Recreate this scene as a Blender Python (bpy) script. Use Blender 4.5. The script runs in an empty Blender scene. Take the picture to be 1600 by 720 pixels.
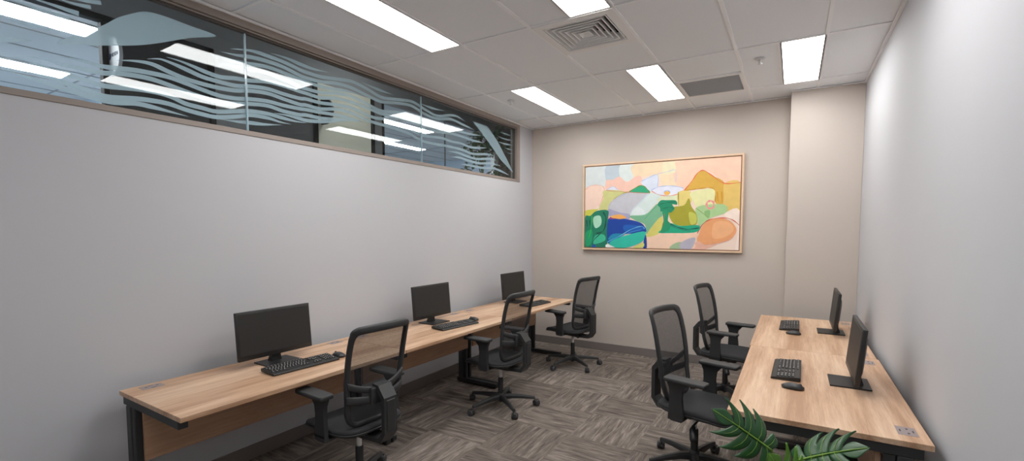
import bpy, bmesh, math, random
from mathutils import Vector, Matrix, Euler
random.seed(7)
D = bpy.data; SC = bpy.context.scene; COL = SC.collection
PI = math.pi

FILM_LINES = [
   [(-4.747, 2.549), (-4.66, 2.571), (-4.578, 2.578), (-4.492, 2.558), (-4.4, 2.541), (-4.305, 2.535), (-4.199, 2.536), (-4.096, 2.546), (-3.999, 2.568), (-3.869, 2.582), (-3.746, 2.571), (-3.615, 2.561), (-3.56, 2.568), (-3.428, 2.568), (-3.28, 2.598), (-3.123, 2.6), (-2.955, 2.574), (-2.844, 2.567), (-2.711, 2.564), (-2.432, 2.548), (-2.228, 2.506), (-1.837, 2.514), (-1.547, 2.514), (-1.36, 2.497), (-1.035, 2.534), (-0.861, 2.534)] ,
   [(-4.5, 2.642), (-4.435, 2.641), (-4.361, 2.631), (-4.294, 2.618), (-4.197, 2.609), (-4.093, 2.627), (-3.997, 2.638), (-3.867, 2.664), (-3.743, 2.667), (-3.612, 2.66), (-3.557, 2.659), (-3.425, 2.656), (-3.278, 2.686), (-3.121, 2.691), (-2.953, 2.68), (-2.764, 2.664), (-2.56, 2.676), (-2.385, 2.668), (-2.226, 2.641), (-2.006, 2.642), (-1.768, 2.663), (-1.546, 2.663), (-1.359, 2.653), (-1.119, 2.661)] ,
   [(-4.6, 2.601), (-4.541, 2.619), (-4.491, 2.617), (-4.398, 2.6), (-4.303, 2.58), (-4.198, 2.576), (-4.095, 2.578), (-3.998, 2.599), (-3.868, 2.614), (-3.745, 2.608), (-3.614, 2.607), (-3.559, 2.615), (-3.427, 2.616), (-3.279, 2.634), (-3.122, 2.643), (-2.954, 2.618), (-2.843, 2.613), (-2.669, 2.63), (-2.431, 2.597), (-2.228, 2.564), (-1.944, 2.586), (-1.746, 2.577), (-1.583, 2.585), (-1.385, 2.568), (-1.049, 2.61)] ,
   [(-4.986, 2.495), (-4.928, 2.5), (-4.866, 2.499), (-4.803, 2.497), (-4.746, 2.505), (-4.665, 2.518), (-4.581, 2.524), (-4.493, 2.526), (-4.401, 2.514), (-4.306, 2.498), (-4.201, 2.486), (-4.098, 2.492), (-4.001, 2.511), (-3.871, 2.526), (-3.748, 2.524), (-3.616, 2.529), (-3.561, 2.534), (-3.429, 2.54), (-3.281, 2.551), (-3.124, 2.556), (-2.985, 2.546)] ,
   [(-5.099, 2.46), (-5.045, 2.464), (-4.988, 2.456), (-4.93, 2.457), (-4.867, 2.458), (-4.804, 2.463), (-4.747, 2.477), (-4.663, 2.488), (-4.582, 2.49), (-4.497, 2.479), (-4.403, 2.463), (-4.3, 2.45), (-4.203, 2.443), (-4.099, 2.458), (-4.002, 2.478), (-3.872, 2.494), (-3.749, 2.482), (-3.617, 2.483), (-3.562, 2.492), (-3.43, 2.495), (-3.282, 2.514), (-3.125, 2.54), (-2.978, 2.547)] ,
   [(-5.153, 2.443), (-5.106, 2.439), (-5.047, 2.426), (-4.99, 2.41), (-4.932, 2.407), (-4.87, 2.4), (-4.807, 2.393), (-4.706, 2.407), (-4.629, 2.416), (-4.549, 2.419), (-4.479, 2.41), (-4.406, 2.388), (-4.31, 2.382), (-4.225, 2.378), (-4.101, 2.406), (-4.004, 2.429), (-3.874, 2.437), (-3.751, 2.43), (-3.646, 2.427), (-3.553, 2.433)] ,
   [(-5.206, 2.403), (-5.108, 2.392), (-4.992, 2.371), (-4.877, 2.348), (-4.796, 2.337), (-4.669, 2.357), (-4.587, 2.365), (-4.501, 2.366), (-4.407, 2.351), (-4.312, 2.343), (-4.226, 2.342), (-4.102, 2.37), (-4.005, 2.401), (-3.875, 2.407), (-3.777, 2.397), (-3.689, 2.397)] ,
   [(-5.207, 2.37), (-5.076, 2.352), (-4.956, 2.332), (-4.797, 2.311), (-4.67, 2.33), (-4.588, 2.328), (-4.503, 2.321), (-4.391, 2.311)] ,
   [(-3.825, 2.452), (-3.724, 2.457), (-3.618, 2.454), (-3.563, 2.451), (-3.466, 2.462), (-3.358, 2.48), (-3.225, 2.507)] ,
   [(-4.207, 2.334), (-4.103, 2.338), (-4.007, 2.348), (-3.9, 2.357), (-3.767, 2.378)] ,
   [(-4.12, 2.814), (-3.976, 2.846), (-3.861, 2.847), (-3.738, 2.842), (-3.607, 2.824), (-3.553, 2.82), (-3.421, 2.822), (-3.255, 2.847), (-3.116, 2.866), (-2.949, 2.847), (-2.777, 2.813), (-2.582, 2.839), (-2.381, 2.867), (-2.223, 2.84), (-2.004, 2.805), (-1.766, 2.861), (-1.639, 2.87), (-1.496, 2.841)] ,
   [(-4.191, 2.775), (-4.088, 2.783), (-3.978, 2.802), (-3.862, 2.809), (-3.739, 2.804), (-3.609, 2.78), (-3.554, 2.776), (-3.422, 2.782), (-3.275, 2.808), (-3.118, 2.812), (-2.95, 2.789), (-2.778, 2.773), (-2.583, 2.806), (-2.382, 2.824), (-2.224, 2.789), (-2.005, 2.775), (-1.766, 2.816), (-1.581, 2.803), (-1.319, 2.779)] ,
   [(-3.005, 2.888), (-2.875, 2.877), (-2.76, 2.872), (-2.632, 2.872)] ,
   [(-2.28, 2.878), (-2.145, 2.87), (-2.024, 2.871), (-1.876, 2.886)] ,
   [(-3.836, 2.875), (-3.711, 2.877), (-3.606, 2.867), (-3.495, 2.863), (-3.341, 2.877)] ,
   [(-4.271, 2.742), (-4.192, 2.738), (-4.089, 2.74), (-3.993, 2.752), (-3.863, 2.768), (-3.74, 2.762), (-3.609, 2.751), (-3.555, 2.747), (-3.441, 2.745), (-3.32, 2.753), (-3.159, 2.773), (-3.001, 2.774)] ,
   [(-4.214, 2.69), (-4.09, 2.706), (-3.994, 2.717), (-3.864, 2.727), (-3.742, 2.716), (-3.611, 2.694), (-3.556, 2.693), (-3.418, 2.698), (-3.277, 2.728), (-3.12, 2.74), (-2.952, 2.716), (-2.787, 2.69), (-2.585, 2.719), (-2.384, 2.73), (-2.206, 2.703)] ,
   [(-1.942, 2.714), (-1.834, 2.714), (-1.606, 2.713), (-1.422, 2.716), (-1.173, 2.737)] ,
   [(-1.837, 2.459), (-1.655, 2.47), (-1.499, 2.456), (-1.295, 2.446), (-1.021, 2.481), (-0.816, 2.483)] ,
   [(-1.782, 2.404), (-1.608, 2.42), (-1.424, 2.407), (-1.216, 2.402), (-0.949, 2.434), (-0.724, 2.421)] ,
   [(-1.585, 2.351), (-1.425, 2.355), (-1.162, 2.355), (-0.876, 2.375), (-0.515, 2.326)] ,
   [(-0.754, 2.856), (-0.629, 2.854), (-0.466, 2.852)] ,
   [(-0.8, 2.792), (-0.645, 2.785), (-0.433, 2.799)] ,
   [(-0.8, 2.727), (-0.645, 2.723), (-0.433, 2.735)] ,
   [(-0.661, 2.676), (-0.548, 2.667), (-0.433, 2.676)] ,
   [(-0.597, 2.619), (-0.516, 2.617), (-0.432, 2.625)] ,
   [(-4.972, 2.816), (-4.884, 2.817), (-4.803, 2.837)] ,
   [(-5.009, 2.794), (-4.936, 2.786), (-4.848, 2.796)] ,
   [(-5.104, 2.749), (-5.023, 2.748), (-4.9, 2.742)] ,
   [(-5.191, 2.724), (-5.105, 2.712), (-5.025, 2.7), (-4.937, 2.702)] ,
   [(-5.193, 2.688), (-5.107, 2.681), (-5.039, 2.667), (-4.977, 2.661)] ,
   [(-5.195, 2.643), (-5.131, 2.638), (-5.075, 2.625), (-5.019, 2.624)] ,
   [(-5.196, 2.619), (-5.143, 2.613), (-5.064, 2.611)] ,
]
FILM_SHAPES = [
   [(-4.995, 2.562), (-4.864, 2.667), (-4.793, 2.726), (-4.731, 2.786), (-4.646, 2.845), (-4.589, 2.873), (-4.491, 2.881), (-4.359, 2.875), (-4.208, 2.867), (-4.362, 2.802), (-4.531, 2.715), (-4.65, 2.662), (-4.755, 2.626), (-4.894, 2.583)] ,
   [(-5.2, 2.523), (-5.146, 2.535), (-5.086, 2.541), (-5.147, 2.515), (-5.202, 2.493)] ,
   [(-1.357, 2.876), (-1.048, 2.874), (-0.83, 2.739), (-0.597, 2.535), (-0.415, 2.362), (-0.739, 2.501), (-1.012, 2.678)] ,
]
PAINT = [
   ('s', (214, 222, 222), 0.0, [(0.0, 1.0), (0.1532, 1.0), (0.1547, 0.7631), (0.0649, 0.7643), (0.0011, 0.7203)]) ,
   ('s', (190, 203, 212), 0.0, [(0.1532, 1.0), (0.2532, 0.9988), (0.2543, 0.8599), (0.2006, 0.8276), (0.1543, 0.8239)]) ,
   ('s', (222, 231, 228), 0.0, [(0.2532, 0.9988), (0.35, 0.9981), (0.3479, 0.8562), (0.3021, 0.784), (0.2545, 0.8401)]) ,
   ('s', (241, 218, 184), 0.0, [(0.35, 0.9981), (0.6255, 0.9976), (0.6297, 0.7029), (0.5445, 0.7137), (0.5048, 0.8522), (0.3994, 0.8389), (0.3479, 0.8562)]) ,
   ('s', (244, 206, 180), 0.0, [(0.6255, 0.9976), (0.9991, 1.0), (1.0, 0.7167), (0.9127, 0.7292), (0.7896, 0.8729), (0.6821, 0.6685), (0.6297, 0.7029)]) ,
   ('s', (234, 226, 190), 0.0, [(0.5409, 0.9939), (0.6067, 0.9935), (0.6168, 0.8728), (0.5426, 0.8655)]) ,
   ('s', (244, 214, 196), 0.0, [(0.0011, 0.7203), (0.0394, 0.7674), (0.1026, 0.7698), (0.1426, 0.7241), (0.1285, 0.6032), (0.0915, 0.5039), (0.0021, 0.4695)]) ,
   ('l', (235, 165, 150), 4.0, [(0.0011, 0.7203), (0.0394, 0.7674), (0.1026, 0.7698), (0.1426, 0.7241), (0.1285, 0.6032), (0.104, 0.5131)]) ,
   ('s', (242, 200, 182), 0.0, [(0.1543, 0.8239), (0.203, 0.8273), (0.2484, 0.8608), (0.302, 0.7939), (0.3651, 0.8537), (0.3994, 0.8389), (0.4005, 0.732), (0.3206, 0.673), (0.2378, 0.6926), (0.2073, 0.7464), (0.155, 0.7124)]) ,
   ('s', (228, 230, 240), 0.0, [(0.1588, 0.7079), (0.2073, 0.7464), (0.2474, 0.6815)]) ,
   ('l', (185, 175, 215), 3.0, [(0.1588, 0.7079), (0.2073, 0.7464), (0.2474, 0.6815)]) ,
   ('s', (208, 208, 138), 0.0, [(0.1428, 0.7037), (0.2973, 0.6698), (0.2025, 0.5655), (0.1727, 0.4664), (0.1043, 0.4719), (0.1347, 0.6026)]) ,
   ('l', (172, 166, 42), 14.0, [(0.309, 0.6684), (0.2502, 0.6311), (0.2002, 0.5556), (0.1763, 0.4662)]) ,
   ('s', (198, 199, 206), 0.0, [(0.2973, 0.6618), (0.4554, 0.6478), (0.4134, 0.5844), (0.3458, 0.4726), (0.3232, 0.3947), (0.1851, 0.4349), (0.176, 0.5171), (0.2084, 0.5851)]) ,
   ('s', (168, 168, 198), 0.0, [(0.1763, 0.4723), (0.2518, 0.4299), (0.3231, 0.4047), (0.3119, 0.3415), (0.1769, 0.3844)]) ,
   ('l', (176, 176, 205), 4.0, [(0.3032, 0.6611), (0.2085, 0.579), (0.1785, 0.5128), (0.179, 0.4353)]) ,
   ('s', (214, 228, 226), 0.0, [(0.4554, 0.6478), (0.5294, 0.6279), (0.514, 0.5453), (0.4817, 0.4904), (0.4267, 0.3974), (0.329, 0.3943), (0.3515, 0.482), (0.4134, 0.5844)]) ,
   ('s', (226, 235, 236), 0.0, [(0.3371, 0.4077), (0.3802, 0.4954), (0.429, 0.4011)]) ,
   ('l', (180, 200, 225), 3.0, [(0.4554, 0.6439), (0.4135, 0.5746), (0.3516, 0.4721), (0.3254, 0.4045)]) ,
   ('s', (218, 226, 240), 0.0, [(0.3999, 0.7904), (0.4444, 0.8324), (0.5048, 0.8522), (0.5086, 0.7183), (0.4685, 0.6656), (0.4552, 0.6672), (0.4118, 0.7403)]) ,
   ('l', (180, 195, 230), 5.0, [(0.3999, 0.7904), (0.4445, 0.8228), (0.5069, 0.8557), (0.5053, 0.7187)]) ,
   ('l', (205, 200, 220), 5.0, [(0.5068, 0.8671), (0.5638, 0.881), (0.6186, 0.8948), (0.6205, 0.7602)]) ,
   ('s', (42, 168, 122), 0.0, [(0.3207, 0.6671), (0.3607, 0.7174), (0.4004, 0.7417), (0.4289, 0.7129), (0.4554, 0.6517)]) ,
   ('l', (120, 135, 40), 7.0, [(0.3114, 0.6642), (0.3607, 0.7174), (0.4027, 0.7414), (0.4324, 0.7086), (0.4576, 0.6476)]) ,
   ('l', (205, 120, 105), 4.0, [(0.1551, 0.7023), (0.2498, 0.6792), (0.4554, 0.6459)]) ,
   ('s', (124, 184, 146), 0.0, [(0.3233, 0.3847), (0.4267, 0.3974), (0.4818, 0.4807), (0.5089, 0.5169), (0.5449, 0.4274), (0.5276, 0.3323), (0.4846, 0.2375), (0.4429, 0.1606), (0.428, 0.2794), (0.3704, 0.3261)]) ,
   ('l', (95, 170, 130), 5.0, [(0.5036, 0.4981), (0.4603, 0.4145), (0.4217, 0.3388)]) ,
   ('s', (220, 226, 192), 0.0, [(0.5084, 0.5554), (0.5459, 0.609), (0.631, 0.6128), (0.6321, 0.5338)]) ,
   ('s', (228, 231, 244), 0.0, [(0.4661, 0.6813), (0.512, 0.714), (0.5712, 0.7255), (0.6296, 0.7123), (0.6694, 0.6886), (0.6514, 0.6479), (0.5993, 0.6164), (0.5565, 0.6173), (0.5019, 0.6387)]) ,
   ('l', (165, 185, 230), 5.0, [(0.4661, 0.6813), (0.512, 0.714), (0.5713, 0.7217), (0.6296, 0.7104), (0.6694, 0.6886)]) ,
   ('l', (220, 140, 130), 5.0, [(0.4684, 0.6733), (0.513, 0.6259), (0.5781, 0.6073), (0.6361, 0.6235), (0.674, 0.6602)]) ,
   ('s', (240, 185, 90), 0.0, [(0.5506, 0.656), (0.572, 0.663), (0.5882, 0.6478), (0.578, 0.6187), (0.5565, 0.6211)]) ,
   ('l', (150, 180, 225), 6.0, [(0.5485, 0.6524), (0.5687, 0.6728), (0.5904, 0.6476)]) ,
   ('s', (215, 170, 70), 0.0, [(0.675, 0.66), (0.7214, 0.7648), (0.7553, 0.8475), (0.7896, 0.8729), (0.8395, 0.8111), (0.9129, 0.7203), (0.9141, 0.5064), (0.8643, 0.5076), (0.8471, 0.6574), (0.8124, 0.6888), (0.753, 0.6781)]) ,
   ('s', (226, 192, 108), 0.0, [(0.9128, 0.7239), (1.0, 0.722), (1.0, 0.4269), (0.9137, 0.4257), (0.9089, 0.5784)]) ,
   ('l', (225, 110, 70), 7.0, [(0.675, 0.66), (0.7214, 0.7648), (0.7552, 0.8512), (0.7896, 0.8729), (0.8395, 0.8111), (0.91, 0.7207), (1.0, 0.724)]) ,
   ('l', (205, 150, 40), 12.0, [(0.8418, 0.6796), (0.8577, 0.6021), (0.8621, 0.5204)]) ,
   ('l', (205, 150, 40), 10.0, [(0.8696, 0.6366), (0.8774, 0.5243)]) ,
   ('l', (205, 150, 40), 10.0, [(0.8955, 0.6335), (0.9006, 0.5166)]) ,
   ('l', (212, 160, 50), 8.0, [(0.6822, 0.6629), (0.7531, 0.6726), (0.8125, 0.6834), (0.8419, 0.676)]) ,
   ('s', (228, 208, 125), 0.0, [(0.6389, 0.6457), (0.7152, 0.646), (0.7219, 0.5436), (0.695, 0.4941), (0.6431, 0.4951)]) ,
   ('s', (229, 228, 170), 0.0, [(0.7153, 0.6367), (0.8469, 0.6664), (0.8561, 0.5301), (0.8608, 0.4844), (0.7584, 0.4755), (0.73, 0.5427)]) ,
   ('s', (172, 207, 148), 0.0, [(0.7563, 0.4756), (0.9076, 0.4962), (0.9254, 0.4069), (0.8379, 0.35), (0.7719, 0.2619), (0.7563, 0.3555)]) ,
   ('s', (140, 185, 120), 0.0, [(0.7992, 0.4224), (0.8315, 0.4325), (0.828, 0.3506), (0.806, 0.3705)]) ,
   ('l', (120, 140, 60), 3.0, [(0.7485, 0.4634), (0.8231, 0.3546)]) ,
   ('l', (140, 130, 40), 6.0, [(0.6389, 0.6457), (0.6431, 0.4951)]) ,
   ('l', (190, 205, 90), 4.0, [(0.9233, 0.4196), (1.0, 0.4305)]) ,
   ('s', (247, 228, 214), 0.0, [(0.9235, 0.407), (1.0, 0.4235), (1.0, 0.0), (0.9785, 0.0001), (0.9922, 0.2506), (0.9247, 0.3477)]) ,
   ('s', (166, 161, 46), 0.0, [(0.5806, 0.4246), (0.6118, 0.479), (0.6764, 0.4958), (0.7041, 0.5732), (0.7219, 0.4787), (0.7526, 0.3928), (0.7544, 0.2814), (0.6986, 0.2619), (0.6144, 0.289)]) ,
   ('s', (196, 200, 90), 0.0, [(0.7065, 0.4149), (0.7497, 0.3893), (0.7511, 0.3001), (0.7188, 0.2833)]) ,
   ('l', (236, 150, 150), 14.0, [(0.8326, 0.5397), (0.8133, 0.5198), (0.8141, 0.4723), (0.8341, 0.4523), (0.8514, 0.469), (0.8505, 0.5198), (0.8345, 0.5395)]) ,
   ('s', (234, 164, 112), 0.0, [(0.7713, 0.1783), (0.7899, 0.261), (0.8285, 0.3231), (0.8961, 0.346), (0.9538, 0.3064), (0.9855, 0.2153), (0.9573, 0.1266), (0.8818, 0.0738), (0.8034, 0.0529), (0.7605, 0.0947)]) ,
   ('s', (240, 180, 130), 0.0, [(0.8584, 0.2939), (0.9349, 0.3075), (0.9694, 0.225), (0.9285, 0.1455), (0.8515, 0.1295)]) ,
   ('l', (215, 85, 60), 6.0, [(0.7252, 0.0012), (0.7535, 0.1509), (0.7916, 0.2793), (0.8401, 0.3352), (0.9151, 0.3483), (0.9628, 0.3237), (0.9993, 0.2681)]) ,
   ('l', (238, 165, 140), 5.0, [(0.9836, 0.2154), (0.9573, 0.123), (0.8818, 0.0702), (0.8043, 0.0008)]) ,
   ('s', (238, 186, 165), 0.0, [(0.7252, 0.0012), (0.7626, 0.0909), (0.8135, 0.0491), (0.8818, 0.0702), (0.8043, 0.0008)]) ,
   ('s', (245, 209, 183), 0.0, [(0.4411, 0.1212), (0.4854, 0.1691), (0.5944, 0.1943), (0.7612, 0.1787), (0.7442, 0.095), (0.7252, 0.0012), (0.4367, 0.0024)]) ,
   ('s', (166, 192, 152), 0.0, [(0.5916, 0.0017), (0.6176, 0.0593), (0.6649, 0.0777), (0.666, 0.0014)]) ,
   ('s', (186, 182, 198), 0.0, [(0.6649, 0.0777), (0.7467, 0.1324), (0.7252, 0.0012), (0.6608, 0.0014)]) ,
   ('s', (216, 207, 112), 0.0, [(0.4407, 0.1567), (0.4842, 0.2765), (0.5326, 0.3706), (0.5464, 0.3119), (0.5294, 0.187), (0.4635, 0.1364)]) ,
   ('s', (25, 168, 128), 0.0, [(0.5185, 0.1855), (0.5507, 0.2346), (0.593, 0.294), (0.657, 0.264), (0.7546, 0.2721), (0.7782, 0.243), (0.7427, 0.1887), (0.5946, 0.1808)]) ,
   ('l', (15, 90, 80), 9.0, [(0.5909, 0.2902), (0.6361, 0.2498), (0.6991, 0.2242), (0.7702, 0.2397)]) ,
   ('l', (30, 140, 110), 10.0, [(0.5933, 0.271), (0.647, 0.2303), (0.72, 0.2046)]) ,
   ('s', (30, 150, 105), 0.0, [(0.5426, 0.4429), (0.5805, 0.4284), (0.5775, 0.3293), (0.5931, 0.2901), (0.5855, 0.2138), (0.5348, 0.1927), (0.5497, 0.3117)]) ,
   ('l', (170, 60, 40), 3.0, [(0.5549, 0.4074), (0.5516, 0.3309), (0.5417, 0.2543)]) ,
   ('s', (22, 140, 102), 0.0, [(0.509, 0.5111), (0.5302, 0.559), (0.568, 0.559), (0.6234, 0.5535), (0.6336, 0.5054), (0.6029, 0.5101), (0.6184, 0.4596), (0.5914, 0.4143), (0.5609, 0.4491), (0.5319, 0.4284), (0.5258, 0.477)]) ,
   ('l', (10, 100, 75), 5.0, [(0.5253, 0.5154), (0.5684, 0.5305), (0.6215, 0.5386)]) ,
   ('l', (10, 100, 75), 4.0, [(0.5477, 0.4655), (0.5905, 0.4771), (0.6142, 0.4561)]) ,
   ('s', (206, 206, 82), 0.0, [(0.0021, 0.459), (0.1042, 0.476), (0.0817, 0.4529), (0.0411, 0.3934), (0.0024, 0.3812)]) ,
   ('s', (22, 125, 96), 0.0, [(0.0, 0.3688), (0.0411, 0.3934), (0.0855, 0.4526), (0.169, 0.4565), (0.1722, 0.354), (0.1596, 0.0036), (0.0, 0.0043)]) ,
   ('s', (172, 222, 195), 0.0, [(0.0668, 0.3771), (0.111, 0.395), (0.1251, 0.3362), (0.1179, 0.2745), (0.0828, 0.2386), (0.0646, 0.2979)]) ,
   ('s', (62, 190, 150), 0.0, [(0.0807, 0.1467), (0.1412, 0.1596), (0.1516, 0.0867), (0.0685, 0.0419)]) ,
   ('s', (20, 160, 110), 0.0, [(0.0032, 0.1742), (0.0548, 0.2146), (0.0492, 0.0463), (0.0038, 0.0255)]) ,
   ('l', (8, 78, 66), 12.0, [(0.1357, 0.4386), (0.1573, 0.3549), (0.1409, 0.2114), (0.0869, 0.1716)]) ,
   ('l', (8, 78, 66), 9.0, [(0.013, 0.3427), (0.0185, 0.2582)]) ,
   ('l', (8, 78, 66), 9.0, [(0.0349, 0.3456), (0.0391, 0.2678)]) ,
   ('l', (60, 200, 60), 6.0, [(0.054, 0.3925), (0.0483, 0.2359), (0.0295, 0.1101)]) ,
   ('l', (10, 100, 80), 8.0, [(0.0622, 0.004), (0.0682, 0.0882), (0.1372, 0.2012)]) ,
   ('s', (25, 80, 170), 0.0, [(0.0558, 0.004), (0.071, 0.0419), (0.084, 0.0039)]) ,
   ('s', (15, 66, 158), 0.0, [(0.1734, 0.3498), (0.2524, 0.3592), (0.3704, 0.3221), (0.4225, 0.2698), (0.4291, 0.1808), (0.2898, 0.1653), (0.2182, 0.0856), (0.1717, 0.0616)]) ,
   ('s', (20, 95, 185), 0.0, [(0.2889, 0.2764), (0.4169, 0.2603), (0.423, 0.2205), (0.3014, 0.1952)]) ,
   ('s', (45, 192, 168), 0.0, [(0.1816, 0.0552), (0.2542, 0.1257), (0.4175, 0.201), (0.4318, 0.1412), (0.4018, 0.0664), (0.3031, 0.003), (0.2188, 0.0033)]) ,
   ('s', (25, 140, 180), 0.0, [(0.1751, 0.0967), (0.2078, 0.1679), (0.2898, 0.1653), (0.2423, 0.1158)]) ,
   ('l', (120, 200, 225), 5.0, [(0.1691, 0.0699), (0.2541, 0.142), (0.3365, 0.2241), (0.4055, 0.2608), (0.4263, 0.2302)]) ,
   ('l', (70, 150, 215), 5.0, [(0.1667, 0.0616), (0.2898, 0.1653), (0.4059, 0.2212)]) ,
   ('s', (245, 178, 92), 0.0, [(0.1855, 0.3777), (0.252, 0.4057), (0.3023, 0.3661), (0.2525, 0.3491)]) ,
   ('l', (220, 60, 120), 5.0, [(0.1744, 0.3846), (0.1771, 0.3578), (0.2222, 0.357)]) ,
   ('s', (235, 238, 240), 0.0, [(0.1643, 0.0409), (0.2187, 0.0116), (0.209, 0.0034), (0.1596, 0.0036)]) ,
   ('s', (20, 70, 150), 0.0, [(0.4243, 0.1018), (0.4361, 0.1608), (0.4439, 0.0717), (0.4424, 0.0024), (0.4196, 0.0025)]) ,
   ('s', (215, 215, 120), 0.0, [(0.3503, 0.0028), (0.4189, 0.0661), (0.4195, 0.0124)]) ,
]

# ------------------------------------------------------------------ materials
def srgb(r, g, b):
    f = lambda c: (c/255/12.92) if c/255 <= .04045 else ((c/255+.055)/1.055)**2.4
    return (f(r), f(g), f(b), 1)

def mat(name, color, rough=.5, metal=0, spec=.5, bump=None, vary=None):
    m = D.materials.new(name); m.use_nodes = True
    nt = m.node_tree; b = nt.nodes['Principled BSDF']
    b.inputs['Base Color'].default_value = color
    b.inputs['Roughness'].default_value = rough
    b.inputs['Metallic'].default_value = metal
    b.inputs['Specular IOR Level'].default_value = spec
    tc = None
    if bump or vary: tc = nt.nodes.new('ShaderNodeTexCoord')
    if vary:
        scale, amt = vary
        n = nt.nodes.new('ShaderNodeTexNoise'); n.inputs['Scale'].default_value = scale; n.inputs['Detail'].default_value = 5
        nt.links.new(tc.outputs['Object'], n.inputs['Vector'])
        mr = nt.nodes.new('ShaderNodeMapRange'); mr.inputs['To Min'].default_value = 1-amt; mr.inputs['To Max'].default_value = 1+amt
        nt.links.new(n.outputs['Fac'], mr.inputs['Value'])
        mx = nt.nodes.new('ShaderNodeMix'); mx.data_type = 'RGBA'; mx.blend_type = 'MULTIPLY'; mx.inputs[0].default_value = 1
        mx.inputs[6].default_value = color
        nt.links.new(mr.outputs['Result'], mx.inputs[7])
        nt.links.new(mx.outputs[2], b.inputs['Base Color'])
    if bump:
        scale, st = bump
        n2 = nt.nodes.new('ShaderNodeTexNoise'); n2.inputs['Scale'].default_value = scale; n2.inputs['Detail'].default_value = 3
        nt.links.new(tc.outputs['Object'], n2.inputs['Vector'])
        bp = nt.nodes.new('ShaderNodeBump'); bp.inputs['Strength'].default_value = st; bp.inputs['Distance'].default_value = .002
        nt.links.new(n2.outputs['Fac'], bp.inputs['Height']); nt.links.new(bp.outputs['Normal'], b.inputs['Normal'])
    return m

def emit(name, color, strength):
    m = D.materials.new(name); m.use_nodes = True; nt = m.node_tree
    for n in list(nt.nodes): nt.nodes.remove(n)
    o = nt.nodes.new('ShaderNodeOutputMaterial'); e = nt.nodes.new('ShaderNodeEmission')
    e.inputs['Color'].default_value = color; e.inputs['Strength'].default_value = strength
    nt.links.new(e.outputs[0], o.inputs['Surface']); return m

def wood(name, c1, c2, c3):
    """grain runs along the object's local Y"""
    m = D.materials.new(name); m.use_nodes = True; nt = m.node_tree; b = nt.nodes['Principled BSDF']
    b.inputs['Roughness'].default_value = .42
    tc = nt.nodes.new('ShaderNodeTexCoord')
    mp = nt.nodes.new('ShaderNodeMapping'); mp.inputs['Scale'].default_value = (1, .05, 1)
    nt.links.new(tc.outputs['Object'], mp.inputs['Vector'])
    # broad stave bands
    n1 = nt.nodes.new('ShaderNodeTexNoise'); n1.inputs['Scale'].default_value = 9; n1.inputs['Detail'].default_value = 2; n1.inputs['Distortion'].default_value = .4
    mp1 = nt.nodes.new('ShaderNodeMapping'); mp1.inputs['Scale'].default_value = (1, .09, 1)
    nt.links.new(tc.outputs['Object'], mp1.inputs['Vector']); nt.links.new(mp1.outputs[0], n1.inputs['Vector'])
    n2 = nt.nodes.new('ShaderNodeTexNoise'); n2.inputs['Scale'].default_value = 70; n2.inputs['Detail'].default_value = 6; n2.inputs['Roughness'].default_value = .7
    nt.links.new(mp.outputs[0], n2.inputs['Vector'])
    n3 = nt.nodes.new('ShaderNodeTexNoise'); n3.inputs['Scale'].default_value = 300; n3.inputs['Detail'].default_value = 3
    nt.links.new(mp.outputs[0], n3.inputs['Vector'])
    a = nt.nodes.new('ShaderNodeMath'); a.operation = 'MULTIPLY_ADD'; a.inputs[1].default_value = .55
    nt.links.new(n1.outputs['Fac'], a.inputs[0])
    s2 = nt.nodes.new('ShaderNodeMath'); s2.operation = 'MULTIPLY_ADD'; s2.inputs[1].default_value = .33
    nt.links.new(n2.outputs['Fac'], s2.inputs[0])
    s3 = nt.nodes.new('ShaderNodeMath'); s3.operation = 'MULTIPLY'; s3.inputs[1].default_value = .12
    nt.links.new(n3.outputs['Fac'], s3.inputs[0])
    nt.links.new(s3.outputs[0], s2.inputs[2]); nt.links.new(s2.outputs[0], a.inputs[2])
    r = nt.nodes.new('ShaderNodeValToRGB')
    r.color_ramp.elements[0].position = .38; r.color_ramp.elements[0].color = c1
    r.color_ramp.elements[1].position = .62; r.color_ramp.elements[1].color = c3
    e = r.color_ramp.elements.new(.5); e.color = c2
    nt.links.new(a.outputs[0], r.inputs['Fac']); nt.links.new(r.outputs[0], b.inputs['Base Color'])
    return m

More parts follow.
